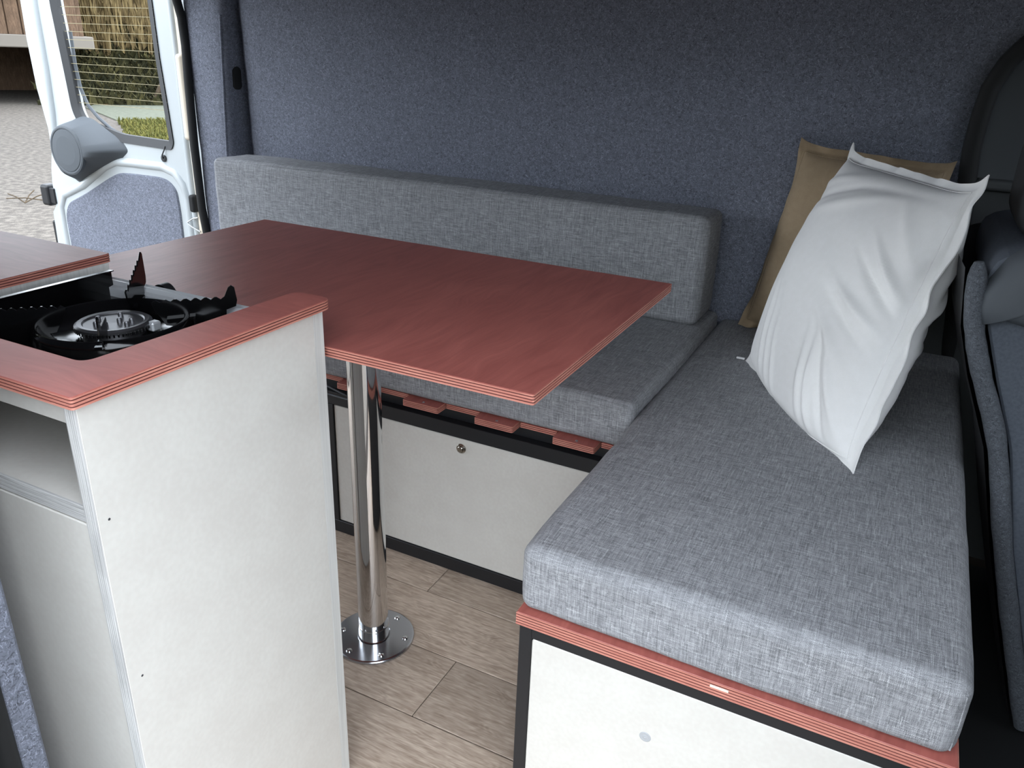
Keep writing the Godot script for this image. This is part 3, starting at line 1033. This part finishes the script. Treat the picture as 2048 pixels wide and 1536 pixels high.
# ------------------------------------------------------------------ kitchen
func build_kitchen():
	var t := thing("kitchen_cabinet", "tall white plywood kitchen cabinet with open shelf slot in the left foreground", "cabinet")
	var mb := MB.new()
	# end panel facing the bench
	mb.box(Vector3(0.1575, 0.4085, 0.479), Vector3(0.014, 0.815, 0.331), 0.0008)
	obj("end_panel", mb, M.white, t)
	mb = MB.new()
	mb.box(Vector3(0.1545, 0.4085, 0.3035), Vector3(0.0185, 0.815, 0.0185), 0.0006)
	mb.box(Vector3(-0.03, 0.36, 0.3035), Vector3(0.35, 0.71, 0.016), 0.0006)
	obj("back_panel", mb, M.white_edge, t)
	# raw front edge of the end panel
	mb = MB.new()
	for k in 5:
		var x := 0.1512 + 0.0029 * k
		mb.box(Vector3(x, 0.4085, 0.6452), Vector3(0.0026, 0.8145, 0.003), 0.0004)
	obj("edge_plies", mb, M.grey_edge, t)
	# screws or plugs in the end panel
	for e in [[0.687, 0.632], [0.485, 0.628]]:
		mb = MB.new()
		mb.lathe([[0.0016, 0.0], [0.0012, 0.0005], [0.0, 0.0006]], Vector3(0.1644, e[0], e[1]), 10, Basis(Vector3(0, -1, 0), Vector3(1, 0, 0), Vector3(0, 0, 1)))
		obj("pin_head", mb, M.dark_plastic, t)
	# shelf and front
	mb = MB.new()
	mb.box(Vector3(-0.18, 0.6935, 0.48), Vector3(0.66, 0.018, 0.326), 0.0006)
	var sh := obj("shelf", mb, M.white, t)
	mb = MB.new()
	mb.swap = true
	for k in 4: mb.box(Vector3(-0.18, 0.6868 + 0.0046 * k, 0.6435), Vector3(0.659, 0.0042, 0.003), 0.0004)
	obj("edge_plies", mb, M.grey_edge, sh)
	mb = MB.new()
	mb.box(Vector3(-0.18, 0.345, 0.6395), Vector3(0.659, 0.676, 0.012), 0.0012)
	obj("front_panel", mb, M.white, t)
	mb = MB.new()
	mb.box(Vector3(-0.18, 0.7985, 0.633), Vector3(0.655, 0.021, 0.012), 0.001)
	obj("top_rail", mb, M.white, t)
	mb = MB.new()
	mb.box(Vector3(-0.18, 0.733, 0.40), Vector3(0.66, 0.058, 0.008), 0.0005)
	obj("slot_back", mb, M.white, t)
	# well for the stove
	mb = MB.new()
	mb.box(Vector3(-0.045, 0.766, 0.447), Vector3(0.38, 0.006, 0.30), 0.0006)
	obj("stove_shelf", mb, M.white, t)
	mb = MB.new()
	mb.box(Vector3(-0.2405, 0.793, 0.455), Vector3(0.014, 0.047, 0.322), 0.0006)
	obj("partition", mb, M.white_edge, t)
	# left-hand carcass behind the rear quarter
	mb = MB.new()
	mb.box(Vector3(-0.505, 0.4085, 0.47), Vector3(0.014, 0.815, 0.33), 0.0006)
	mb.box(Vector3(-0.375, 0.4085, 0.302), Vector3(0.26, 0.815, 0.014), 0.0006)
	obj("carcass", mb, M.white, t)

	var w := thing("worktop", "dark red plywood kitchen worktop cut out round the gas stove", "worktop")
	# U shape in (x, -z): front strip, right prong, left slab
	var u := pv([-0.52, -0.654, 0.175, -0.654, 0.175, -0.289, 0.117, -0.289, 0.109, -0.592, -0.224, -0.592, -0.236, -0.287, -0.52, -0.285])
	ply_board(w, "board", rounded(u, [0.004, 0.003, 0.016, 0.013, 0.016, 0.012, 0.008, 0.004], 6), 0.829, 0.0124, M.red_x, true)

func build_stove():
	var t := thing("camping_stove", "black portable gas stove with serrated pot supports sunk in the kitchen worktop", "stove")
	var mb := MB.new()
	# enamelled body tray
	mb.prism(rounded(rect(-0.226, -0.574, 0.098, -0.322), 0.014, 5), Vector3.ZERO, XZ, 0.7692, 0.784, 0.004)
	obj("body", mb, M.enamel, t)
	# wall beside the cartridge bay
	mb = MB.new()
	mb.box(Vector3(-0.187, 0.8, 0.452), Vector3(0.003, 0.04, 0.25), 0.0008)
	mb.box(Vector3(-0.184, 0.8195, 0.452), Vector3(0.008, 0.0016, 0.25), 0.0005)
	obj("heat_shield", mb, M.enamel, t)
	# bright folded rail along the back
	mb = MB.new()
	mb.prism(pv([-0.335, 0.772, -0.309, 0.772, -0.306, 0.776, -0.306, 0.800, -0.311, 0.803, -0.316, 0.8015, -0.322, 0.803, -0.327, 0.7985, -0.335, 0.7965]), Vector3.ZERO, ZY, -0.226, 0.098, 0.0008, 0.0008, true, true, true, 10.0)
	obj("back_rail", mb, M.bright, t)
	# control knob behind the rail
	mb = MB.new()
	mb.lathe([[0.016, 0.0], [0.016, 0.014], [0.013, 0.017], [0.0, 0.0175]], Vector3(-0.118, 0.788, 0.305), 24, Basis(Vector3(1, 0, 0), Vector3(0, 0, -1), Vector3(0, 1, 0)))
	obj("control_knob", mb, M.black, t)
	# drip pan: ring wall round the burner
	var c := Vector3(-0.048, 0.782, 0.437)
	mb = MB.new()
	mb.lathe([[0.094, 0.0], [0.092, 0.012], [0.0895, 0.0195], [0.086, 0.0215], [0.0825, 0.0195], [0.079, 0.010], [0.066, 0.004], [0.04, 0.003], [0.0, 0.003]], c, 56, Basis(), true)
	obj("drip_pan", mb, M.enamel, t)
	# burner head
	mb = MB.new()
	mb.lathe([[0.036, 0.003], [0.036, 0.010], [0.044, 0.013], [0.0445, 0.0165], [0.041, 0.0188], [0.036, 0.0182], [0.0345, 0.0165], [0.0, 0.0158]], c, 48)
	var bu := obj("burner_head", mb, M.burner, t)
	mb = MB.new()
	for k in 56:
		var a := TAU * k / 56
		mb.box(c + Vector3(0.0443 * cos(a), 0.0122, 0.0443 * sin(a)), Vector3(0.0018, 0.004, 0.0018), 0.0004)
	tag(obj("flame_teeth", mb, M.enamel, bu), "", "", "", "stuff")
	for e in [[0.006, -0.004], [0.018, -0.012], [0.024, 0.0], [-0.02, 0.006], [0.006, 0.016], [-0.006, 0.02], [-0.012, -0.02]]:
		mb = MB.new()
		mb.lathe([[0.0032, 0.0], [0.0032, 0.0045], [0.0022, 0.006], [0.0, 0.0062]], c + Vector3(e[0], 0.016, e[1]), 12)
		obj("rivet", mb, M.burner, bu)
	mb = MB.new()
	mb.box(c + Vector3(0.04, 0.0115, -0.026), Vector3(0.012, 0.012, 0.014), 0.002)
	obj("igniter", mb, M.steel, bu)
	# four pot supports, each a serrated fin standing on the pan rim
	var fins := [[-45.0, 0.046, 0.140], [45.0, 0.052, 0.1], [135.0, 0.05, 0.135], [236.0, 0.056, 0.134, 0.016]]
	for f in fins:
		var a := deg_to_rad(f[0])
		var out := Vector3(cos(a), 0, sin(a))
		var poly := PackedVector2Array()
		var r0: float = f[1]
		var r1: float = f[2]
		poly.append(Vector2(r0 + 0.014, 0.0))
		poly.append(Vector2(r1 - 0.008, -0.012 if r1 > 0.11 else 0.008))
		poly.append(Vector2(r1 - 0.006, 0.016))
		var up: float = f[3] if f.size() > 3 else 0.0
		poly.append(Vector2(r1 + 0.006, 0.020)); poly.append(Vector2(r1 + 0.008, 0.028)); poly.append(Vector2(r1 + 0.006, 0.045 + up)); poly.append(Vector2(r1 + 0.002, 0.048 + up)); poly.append(Vector2(r1 - 0.002, 0.045 + up))
		var nt := 7
		for k in nt:
			var u0 := lerpf(r1 - 0.006, r0 + 0.004, (k + 0.1) / nt)
			var u1 := lerpf(r1 - 0.006, r0 + 0.004, (k + 0.5) / nt)
			var u2 := lerpf(r1 - 0.006, r0 + 0.004, (k + 0.9) / nt)
			var hh: float = 0.0335 if up == 0.0 else lerp(0.058, 0.030, (k + 0.5) / nt)
			poly.append(Vector2(u0, hh)); poly.append(Vector2(u1, hh - 0.0034)); poly.append(Vector2(u2, hh))
		poly.append(Vector2(r0, 0.03)); poly.append(Vector2(r0 + 0.002, 0.022))
		mb = MB.new()
		var bs := Basis(out, Vector3.UP, out.cross(Vector3.UP))
		mb.prism(poly, c + Vector3(0, 0.008, 0), bs, -0.0011, 0.0011, 0.0003, 0.0003)
		# flange folded out at the foot
		mb.prism(pv([r0 + 0.016, 0.008, r0 + 0.05, 0.012, r0 + 0.05, 0.016, r0 + 0.016, 0.014]), c + Vector3(0, 0.004, 0), bs, 0.0, 0.008)
		obj("pot_support", mb, M.enamel, t)
	# bright gas valve between pan and back rail
	mb = MB.new()
	mb.rbox(Vector3(0.055, 0.789, 0.385), Vector3(0.035, 0.012, 0.022), 0.005, Vector3.ZERO, 3, 2)
	mb.rbox(Vector3(0.072, 0.786, 0.402), Vector3(0.02, 0.01, 0.018), 0.004, Vector3.ZERO, 3, 2)
	obj("valve_plate", mb, M.steel, t)

# ------------------------------------------------------------------ pillows
# corners in order bottom-left, bottom-right, top-right, top-left as seen from the front
func pillow(o: Node3D, m: Material, cn: Array, thick: float, sd: int, folds: Array, bow: Array, curl: Array, front: float):
	var N := 110
	var nz := noise(sd, 1.2, 1)
	var nz2 := noise(sd + 9, 1.6, 1)
	var nrm: Vector3 = ((cn[1] - cn[0]).cross(cn[3] - cn[0])).normalized()
	var side := func(sg: float) -> Array:
		var P := []
		for i in N + 1:
			var row := []
			for j in N + 1:
				var u := -1.0 + 2.0 * i / N
				var v := -1.0 + 2.0 * j / N
				var a := (u + 1) / 2
				var b := (v + 1) / 2
				# sides drawn in between the corners
				var bu: float = lerp(bow[3], bow[1], a)
				var bv: float = lerp(bow[0], bow[2], b)
				var uu: float = u * (1.0 - bu * (1.0 - pow(abs(v), 6.0 if bu > 0 else 2.0)))
				var vv: float = v * (1.0 - bv * (1.0 - pow(abs(u), 8.0 if bv > 0 else 2.0)))
				var p: Vector3 = cn[0].lerp(cn[1], (uu + 1) / 2).lerp(cn[3].lerp(cn[2], (uu + 1) / 2), (vv + 1) / 2)
				var fl := 0.085
				var ub: float = clamp(abs(u) / (1.0 - fl), 0.0, 1.0)
				var vb: float = clamp(abs(v) / (1.0 - fl), 0.0, 1.0)
				var h: float = pow(max(0.0, (1.0 - pow(ub, 2.4)) * (1.0 - pow(vb, 2.4))), 0.46)
				var w: float = h * (1.0 + 0.10 * nz.get_noise_2d(u * 0.7, v * 0.7))
				var d: float = thick * w * (front if sg > 0 else 1.0 - front)
				# stretched folds running in from corners and edges
				for f in folds:
					var q := Vector2(u - f[0], v - f[1]).rotated(-f[2])
					d += f[4] * exp(-pow(q.y / f[5], 2.0)) * exp(-pow(q.x / f[3], 2.0)) * min(1.0, h * 2.0)
				d += 0.003 * nz2.get_noise_2d(u * 1.3 + 7 * sg, v * 1.3) * h
				# the flat flange ripples
				var edge: float = clamp((max(abs(u), abs(v)) - (1.0 - fl)) / fl, 0.0, 1.0)
				var rip: float = edge * 0.010 * nz.get_noise_2d(u * 2.6 + 20, v * 2.6)
				# lower and left flange fold back under the filling
				var cu: float = edge * (curl[0] * smoothstep(-0.85, -1.0, v) * (1.0 - smoothstep(0.6, 0.88, abs(u))) + curl[1] * smoothstep(-0.85, -1.0, u) * (1.0 - smoothstep(0.6, 0.88, abs(v))))
				row.append(p + nrm * (sg * (d + 0.0012) + rip - cu))
			P.append(row)
		return P
	var mb := MB.new()
	var F: Array = side.call(1.0)
	var B: Array = side.call(-1.0)
	mb.grid(F, false)
	mb.grid(B, true)
	# hem closing the rim
	for k in N:
		mb.quad(F[k][0], B[k][0], B[k + 1][0], F[k + 1][0])
		mb.quad(F[N][k], B[N][k], B[N][k + 1], F[N][k + 1])
		mb.quad(F[k + 1][N], B[k + 1][N], B[k][N], F[k][N])
		mb.quad(F[0][k + 1], B[0][k + 1], B[0][k], F[0][k])
	obj("cover", mb, m, o)
	# stitching line where the flange begins
	var st := MB.new()
	var e := int(round(N * 0.0425))
	var path := []
	for k in range(e, N - e): path.append(F[k][e] + nrm * 0.0004)
	for k in range(e, N - e): path.append(F[N - e][k] + nrm * 0.0004)
	for k in range(N - e, e, -1): path.append(F[k][N - e] + nrm * 0.0004)
	for k in range(N - e, e - 1, -1): path.append(F[e][k] + nrm * 0.0004)
	st.tube(path, 0.0009, 5)
	obj("flange_stitching", st, m, o)

func build_pillows():
	var o := thing("pillow", "tan cotton pillow leaning on the felt wall behind the white pillow", "pillow")
	pillow(o, M.beige_cotton, [Vector3(0.478, 0.508, -0.905), Vector3(0.86, 0.508, -0.86), Vector3(0.876, 0.946, -0.895), Vector3(0.558, 0.969, -0.895)], 0.14, 5,
		[[-0.7, 0.6, 0.6, 0.5, 0.004, 0.08], [0.2, -0.5, 1.2, 0.5, 0.004, 0.1]], [0.0, 0.05, 0.06, 0.03], [0.03, 0.04], 0.6)
	var w := thing("pillow", "white cotton pillow with flat flange leaning in front of the tan pillow", "pillow")
	# each fold: centre u, v, direction, half length, height, half width
	var folds := [[-0.55, 0.70, 0.22, 0.5, 0.006, 0.05], [-0.35, 0.60, 0.28, 0.5, -0.006, 0.04], [-0.1, 0.52, 0.34, 0.5, 0.006, 0.05], [0.35, 0.74, 0.12, 0.4, -0.005, 0.045],
		[0.74, 0.18, 2.45, 0.24, 0.011, 0.035], [0.66, 0.08, 2.6, 0.22, -0.010, 0.03], [0.58, -0.10, 2.85, 0.24, 0.011, 0.035], [0.5, -0.2, 2.8, 0.26, -0.009, 0.03], [0.42, -0.32, 2.7, 0.3, 0.007, 0.045],
		[0.45, -0.72, 1.85, 0.26, 0.010, 0.035], [0.56, -0.66, 2.05, 0.26, -0.009, 0.03], [0.66, -0.6, 2.15, 0.26, 0.008, 0.035], [0.3, -0.66, 1.8, 0.3, 0.006, 0.04],
		[-0.5, -0.6, 1.75, 0.34, 0.004, 0.035], [-0.36, -0.66, 1.8, 0.34, 0.004, 0.03], [-0.2, -0.72, 1.85, 0.3, 0.004, 0.03], [0.72, 0.5, 2.2, 0.3, 0.006, 0.05]]
	pillow(w, M.white_cotton, [Vector3(0.546, 0.508, -0.661), Vector3(0.812, 0.502, -0.214), Vector3(0.917, 0.963, -0.505), Vector3(0.668, 0.970, -0.86)], 0.185, 8, folds, [-0.13, 0.03, 0.1, 0.03], [0.05, 0.05], 0.43)
	var z := MB.new()
	z.box(Vector3(0.538, 0.511, -0.66), Vector3(0.018, 0.004, 0.006), 0.001)
	obj("zip_pull", z, M.white_plastic, w)

# ------------------------------------------------------------------ cab: seat, door, seal
func build_cab():
	var t := thing("front_seat", "dark grey front seat backrest seen from behind at the right edge", "seat")
	# side outline of the backrest in (x, y), reclined towards the bench
	var back := [[0.905, 0.835], [0.920, 0.74], [0.948, 0.66], [1.0, 0.54], [1.052, 0.36], [1.11, 0.18], [1.172, 0.0]]
	var P := []
	for e in back:
		var row := []
		for k in 13:
			var u := k / 12.0
			var bow: float = -0.012 * sin(u * PI)
			row.append(Vector3(e[0] + bow + 0.05 * pow(u, 6.0), e[1], lerp(-0.37, -0.85, u)))
		P.append(row)
	var mb := MB.new()
	mb.grid(P, true)
	obj("back_panel", mb, M.dark_plastic, t)
	# fuzzy carpet edge
	mb = MB.new()
	var path := []
	var rad := []
	for k in 40:
		var s := k / 39.0 * (back.size() - 1)
		var a := int(min(s, back.size() - 2))
		var f := s - a
		var b0: Array = back[max(a - 1, 0)]
		var b3: Array = back[min(a + 2, back.size() - 1)]
		path.append(Vector3(cubic_interpolate(back[a][0], back[a + 1][0], b0[0], b3[0], f) + 0.017, cubic_interpolate(back[a][1], back[a + 1][1], b0[1], b3[1], f) + 0.012, -0.37))
		rad.append((0.0155 + 0.0005 * sin(k * 2.1) + 0.0005 * sin(k * 5.3)) * clamp(0.45 + k * 0.28, 0.0, 1.0))
	mb.tube(path, rad, 14)
	obj("carpet_edge", mb, M.fuzz, t)
	# padded seat side
	var sp := rounded(pv([0.938, 0.80, 0.945, 0.85, 0.98, 0.866, 1.06, 0.875, 1.3, 0.7, 1.45, 0.002, 1.21, 0.002, 1.145, 0.18, 1.085, 0.36, 1.04, 0.54, 0.99, 0.66, 0.96, 0.74]), 0.02, 2)
	mb = MB.new()
	mb.prism(sp, Vector3.ZERO, XY, -0.84, -0.385, 0.004, 0.004)
	obj("cushion", mb, M.seat_cloth, t)
	# rounded shoulder cover
	mb = MB.new()
	mb.dome(pv([0.944, 0.748, 0.934, 0.775, 0.934, 0.80, 0.945, 0.825, 0.96, 0.856, 0.978, 0.876, 1.02, 0.9, 1.10, 0.905, 1.2, 0.87, 1.22, 0.80, 1.2, 0.755, 1.1, 0.75, 1.008, 0.754, 0.973, 0.76]), Vector3(0, 0, -0.385), XY, 0.05)
	obj("shoulder_cover", mb, M.grey_plastic, t)
	mb = MB.new()
	mb.rbox(Vector3(1.045, 0.965, -0.6), Vector3(0.15, 0.2, 0.27), 0.045, Vector3(0.006, 0.004, 0.004), 6, 8)
	obj("headrest", mb, M.dark_plastic, t)
	mb = MB.new()
	for z in [-0.54, -0.66]:
		mb = MB.new()
		mb.tube([Vector3(1.055, 0.84, z), Vector3(1.06, 0.9, z)], 0.006, 8)
		obj("headrest_post", mb, M.steel, t)

	var d := thing("door_2", "dark inner panel of the cab door behind the front seat at the right edge", "door", Vector3.ZERO, Vector3.ZERO, "", "structure")
	mb = MB.new()
	mb.box(Vector3(1.4, 0.42, -0.99), Vector3(1.02, 0.95, 0.05), 0.01)
	obj("door_card", mb, M.trim, d)
	mb = MB.new()
	mb.rbox(Vector3(1.42, 0.897, -0.965), Vector3(1.0, 0.022, 0.06), 0.008, Vector3.ZERO, 4, 4)
	obj("window_ledge", mb, M.trim, d)
	mb = MB.new()
	mb.box(Vector3(1.4, 1.1, -0.985), Vector3(1.06, 0.4, 0.03), 0.006)
	obj("upper_panel", mb, M.card, d)
	# dark seat base box between bench and seat
	mb = MB.new()
	mb.box(Vector3(1.35, 0.14, -0.61), Vector3(0.24, 0.27, 0.44), 0.01)
	obj("seat_base", mb, M.dark_plastic, t)

# ------------------------------------------------------------------ what stands outside
func build_outside():
	# raised timber shed with a pale sill, dark hollow below it
	var dirv := Vector3(-0.841, 0, -0.541)
	var rt := Vector3(0.541, 0, -0.841)
	var at := Vector3(-17.5, -0.5, -11.9) - rt * 1.25
	var sh := thing("shed", "brown timber shed on a pale sill raised over a dark hollow at the upper left", "shed", at, Vector3(0, atan2(-dirv.x, -dirv.z), 0))
	# local: x along the front (+x to the picture's right), y up, +z towards the van
	var mb := MB.new()
	mb.box(Vector3(-2.4, 1.375, -3.0), Vector3(9.0, 0.27, 6.0), 0.02)
	obj("sill", mb, M.sill, sh)
	mb = MB.new()
	mb.box(Vector3(-2.4, 0.6, -5.9), Vector3(9.0, 1.3, 0.2), 0.02)
	mb.box(Vector3(2.0, 0.6, -4.4), Vector3(0.2, 1.3, 3.2), 0.02)
	mb.box(Vector3(-6.8, 0.6, -3.4), Vector3(0.2, 1.3, 5.2), 0.02)
	obj("underside_wall", mb, M.void, sh)
	mb = MB.new()
	mb.box(Vector3(-2.4, 2.5, -0.6), Vector3(8.7, 2.0, 0.06), 0.01)
	obj("backing", mb, M.void, sh)
	for k in 30:
		mb = MB.new()
		mb.box(Vector3(-6.7 + 0.29 * k, 2.5, -0.5 + rng.randf_range(-0.02, 0.02)), Vector3(0.27, 2.0, 0.05), 0.015)
		obj("board", mb, M.timber, sh)
	mb = MB.new()
	mb.box(Vector3(-2.4, 3.6, -2.8), Vector3(9.6, 0.12, 6.4), 0.02)
	obj("roof", mb, M.void, sh)

	# path and grass verge seen through the rear window
	mb = MB.new()
	mb.prism(pv([-8.5, 13.0, -9.2, 14.6, -15.2, 14.6, -17.2, 12.5, -16.6, 11.8, -13.7, 10.3, -12.0, 12.0]), Vector3(0, -0.5, 0), XZ, 0.0, 0.02)
	tag(obj("path", mb, M.path), "pale footpath below the bank seen through the rear door window", "path", "", "structure")
	tag(tufts("grass", 2600, func(k: int) -> Array:
		var p := Vector2(-13.46, -10.12).lerp(Vector2(-12.0, -11.9), rng.randf()).lerp(Vector2(-10.72, -8.06).lerp(Vector2(-9.0, -8.4), rng.randf()), rng.randf())
		return [Vector3(p.x, -0.5, p.y), rng.randf_range(0.05, 0.13)], 0.02, rgb(78, 82, 34), rgb(122, 116, 58)), "short yellow-green grass patch seen through the lower rear window", "grass", "", "stuff")
	# bank behind the path
	var nz := noise(9, 0.25, 4)
	var P := []
	for i in 41:
		var row := []
		for j in 25:
			var s := lerpf(-0.9, 14.0, i / 40.0)
			var u := j / 24.0
			var foot := Vector3(-17.2, -0.5, -12.4) + Vector3(0.66, 0, -0.75) * s
			var q := foot + Vector3(-0.75, 0, -0.66) * (u * 8.0)
			q.y += 4.2 * u + 0.5 * nz.get_noise_2d(s * 2, u * 14) * u
			row.append(q)
		P.append(row)
	mb = MB.new()
	mb.grid(P, true)
	tag(obj("earth_bank", mb, M.bank), "steep earth bank overgrown with dry grass and ivy behind the van", "bank", "", "structure")
	var onbank := func(s: float, u: float) -> Vector3:
		var q := Vector3(-17.2, -0.5, -12.4) + Vector3(0.66, 0, -0.75) * s + Vector3(-0.75, 0, -0.66) * (u * 8.0)
		q.y += 4.2 * u
		return q
	tag(tufts("ivy", 5200, func(k: int) -> Array:
		var c := nz.get_noise_2d(float(k % 70) * 3.1, 5.0)
		var p: Vector3 = onbank.call(-0.8 + (k % 70) * 0.13 + rng.randfn(0, 0.15), clamp(rng.randf() * 0.42 + c * 0.1, 0.0, 0.5))
		return [p, rng.randf_range(0.12, 0.34)], 0.07, rgb(40, 42, 22), rgb(92, 86, 50)), "dark brown-green ivy and brush covering the lower bank behind the rear window", "brush", "", "stuff")
	tag(tufts("dry_grass", 5200, func(k: int) -> Array:
		var p: Vector3 = onbank.call(rng.randf_range(-0.8, 10.0), rng.randf_range(0.22, 1.0))
		return [p, rng.randf_range(0.3, 0.8)], 0.035, rgb(96, 80, 50), rgb(142, 124, 84)), "tall tan dry grass standing on the upper bank behind the rear window", "grass", "", "stuff")
	# slanting dead branches and trunks on the bank
	var br := [[1.4, 0.02, 0.5, 1.5, 2.6, 0.07, "thickest, next to the shed"], [2.6, 0.05, 0.7, -0.9, 2.8, 0.06, "leaning towards the shed"], [3.6, 0.0, 0.45, 1.1, 2.4, 0.05, "thinnest, leaning away from the shed"]]
	for e in br:
		var a: Vector3 = onbank.call(e[0], e[1])
		var pth := []
		var rr := []
		for k in 9:
			var u := k / 8.0
			pth.append(a + Vector3(0.66 * e[3] * u, e[4] * u * 0.8 + 0.15 * sin(u * 5.0), -0.75 * e[3] * u))
			rr.append(lerp(e[5], e[5] * 0.35, u))
		mb = MB.new()
		mb.tube(pth, rr, 8)
		tag(obj("dead_branch", mb, M.bark), "bare brown branch on the bank behind the rear window, " + e[6], "branch", "branches on the bank")
	# twig on the gravel
	mb = MB.new()
	var g0 := Vector3(-7.2, -0.49, -4.0)
	for e in [[Vector3(0.06, 0.01, -0.16), Vector3(-0.1, 0.05, 0.12)], [Vector3(0.0, 0.0, 0.0), Vector3(-0.22, 0.07, 0.02)], [Vector3(0.0, 0.0, 0.0), Vector3(0.12, 0.09, -0.2)], [Vector3(0, 0, 0), Vector3(-0.05, 0.1, -0.15)]]:
		mb.tube([g0 + e[0], g0 + (e[0] + e[1]) * 0.5 + Vector3(0, 0.015, 0), g0 + e[1]], 0.006, 5)
	tag(obj("twig", mb, M.bark), "dry forked twig lying on the gravel at the left edge", "twig")
	# clipped hedge across the yard, on the side-door side
	var hn := noise(210, 0.8, 3)
	P = []
	for i in 60:
		var row := []
		for j in 13:
			var th := PI * j / 12.0
			var p := Vector3(lerp(-16.0, 24.0, i / 59.0), -0.5 + 3.3 * pow(sin(th), 0.7), 14.0 - 1.1 * cos(th))
			row.append(p + Vector3(0, 0.5, 0.5) * hn.get_noise_3dv(p))
		P.append(row)
	mb = MB.new()
	mb.grid(P, true)
	tag(obj("hedge", mb, M.leaf), "long dark green hedge across the yard opposite the side door", "hedge", "", "stuff")
	# trees whose crowns shade the yard behind the van
	var spots := [[-13.0, 2.0, 3.6, 7.2, "in the middle of the yard"], [-8.0, -9.5, 3.2, 6.8, "in front of the grass patch"], [-16.0, -5.5, 3.1, 6.6, "in front of the shed"]]
	for e in spots:
		var tr := thing("tree", "broad dark green tree shading the yard, " + e[4], "tree", Vector3(e[0], -0.5, e[1]), Vector3.ZERO, "trees round the yard")
		var cr := MB.new()
		var nn := noise(200 + int(e[0] * 7), 0.9, 4)
		var Q := []
		for i in 28:
			var row := []
			for j in 17:
				var th := TAU * i / 28
				var ph := lerpf(-1.5, 1.5, j / 16.0)
				var dv := Vector3(cos(ph) * cos(th), sin(ph), cos(ph) * sin(th))
				row.append(Vector3(0, e[3], 0) + dv * Vector3(e[2], 1.9, e[2]) * (1.0 + 0.4 * nn.get_noise_3dv(dv * 3.0)))
			Q.append(row)
		cr.grid(Q, true, true)
		obj("crown", cr, M.leaf, tr)
		var tk := MB.new()
		tk.tube([Vector3(0.6, 0, 0.3), Vector3(0.5, 2.0, 0.2), Vector3(0, e[3], 0)], [0.2, 0.16, 0.1], 10)
		obj("trunk", tk, M.bark, tr)

# bent blades scattered by `place`, one MultiMesh
func tufts(called: String, n: int, place: Callable, width: float, c0: Color, c1: Color) -> MultiMeshInstance3D:
	var mb := MB.new()
	for e in 3:
		var a := TAU * e / 3.0
		var o := Vector3(cos(a), 0, sin(a))
		var s := Vector3(-sin(a), 0, cos(a)) * 0.5
		mb.quad(-s + o * 0.2, s + o * 0.2, s * 0.6 + o * 0.5 + Vector3(0, 0.6, 0), -s * 0.6 + o * 0.5 + Vector3(0, 0.6, 0))
		mb.tri(-s * 0.6 + o * 0.5 + Vector3(0, 0.6, 0), s * 0.6 + o * 0.5 + Vector3(0, 0.6, 0), o * 1.1 + Vector3(0, 1.0, 0))
	var mm := MultiMesh.new()
	mm.transform_format = MultiMesh.TRANSFORM_3D
	mm.use_colors = true
	mm.mesh = mb.mesh()
	mm.instance_count = n
	for k in n:
		var r: Array = place.call(k)
		var w := width * rng.randf_range(0.7, 1.4)
		var b := Basis(Vector3.UP, rng.randf() * TAU) * Basis.from_scale(Vector3(w * 2.0, r[1], w * 2.0))
		mm.set_instance_transform(k, Transform3D(b, r[0]))
		mm.set_instance_color(k, c0.lerp(c1, rng.randf()).srgb_to_linear())
	var mi := MultiMeshInstance3D.new()
	mi.name = numbered(called)
	mi.multimesh = mm
	var m := mat(Color.WHITE, 0.95)
	m.vertex_color_use_as_albedo = true
	mi.material_override = m
	add_child(mi)
	return mi
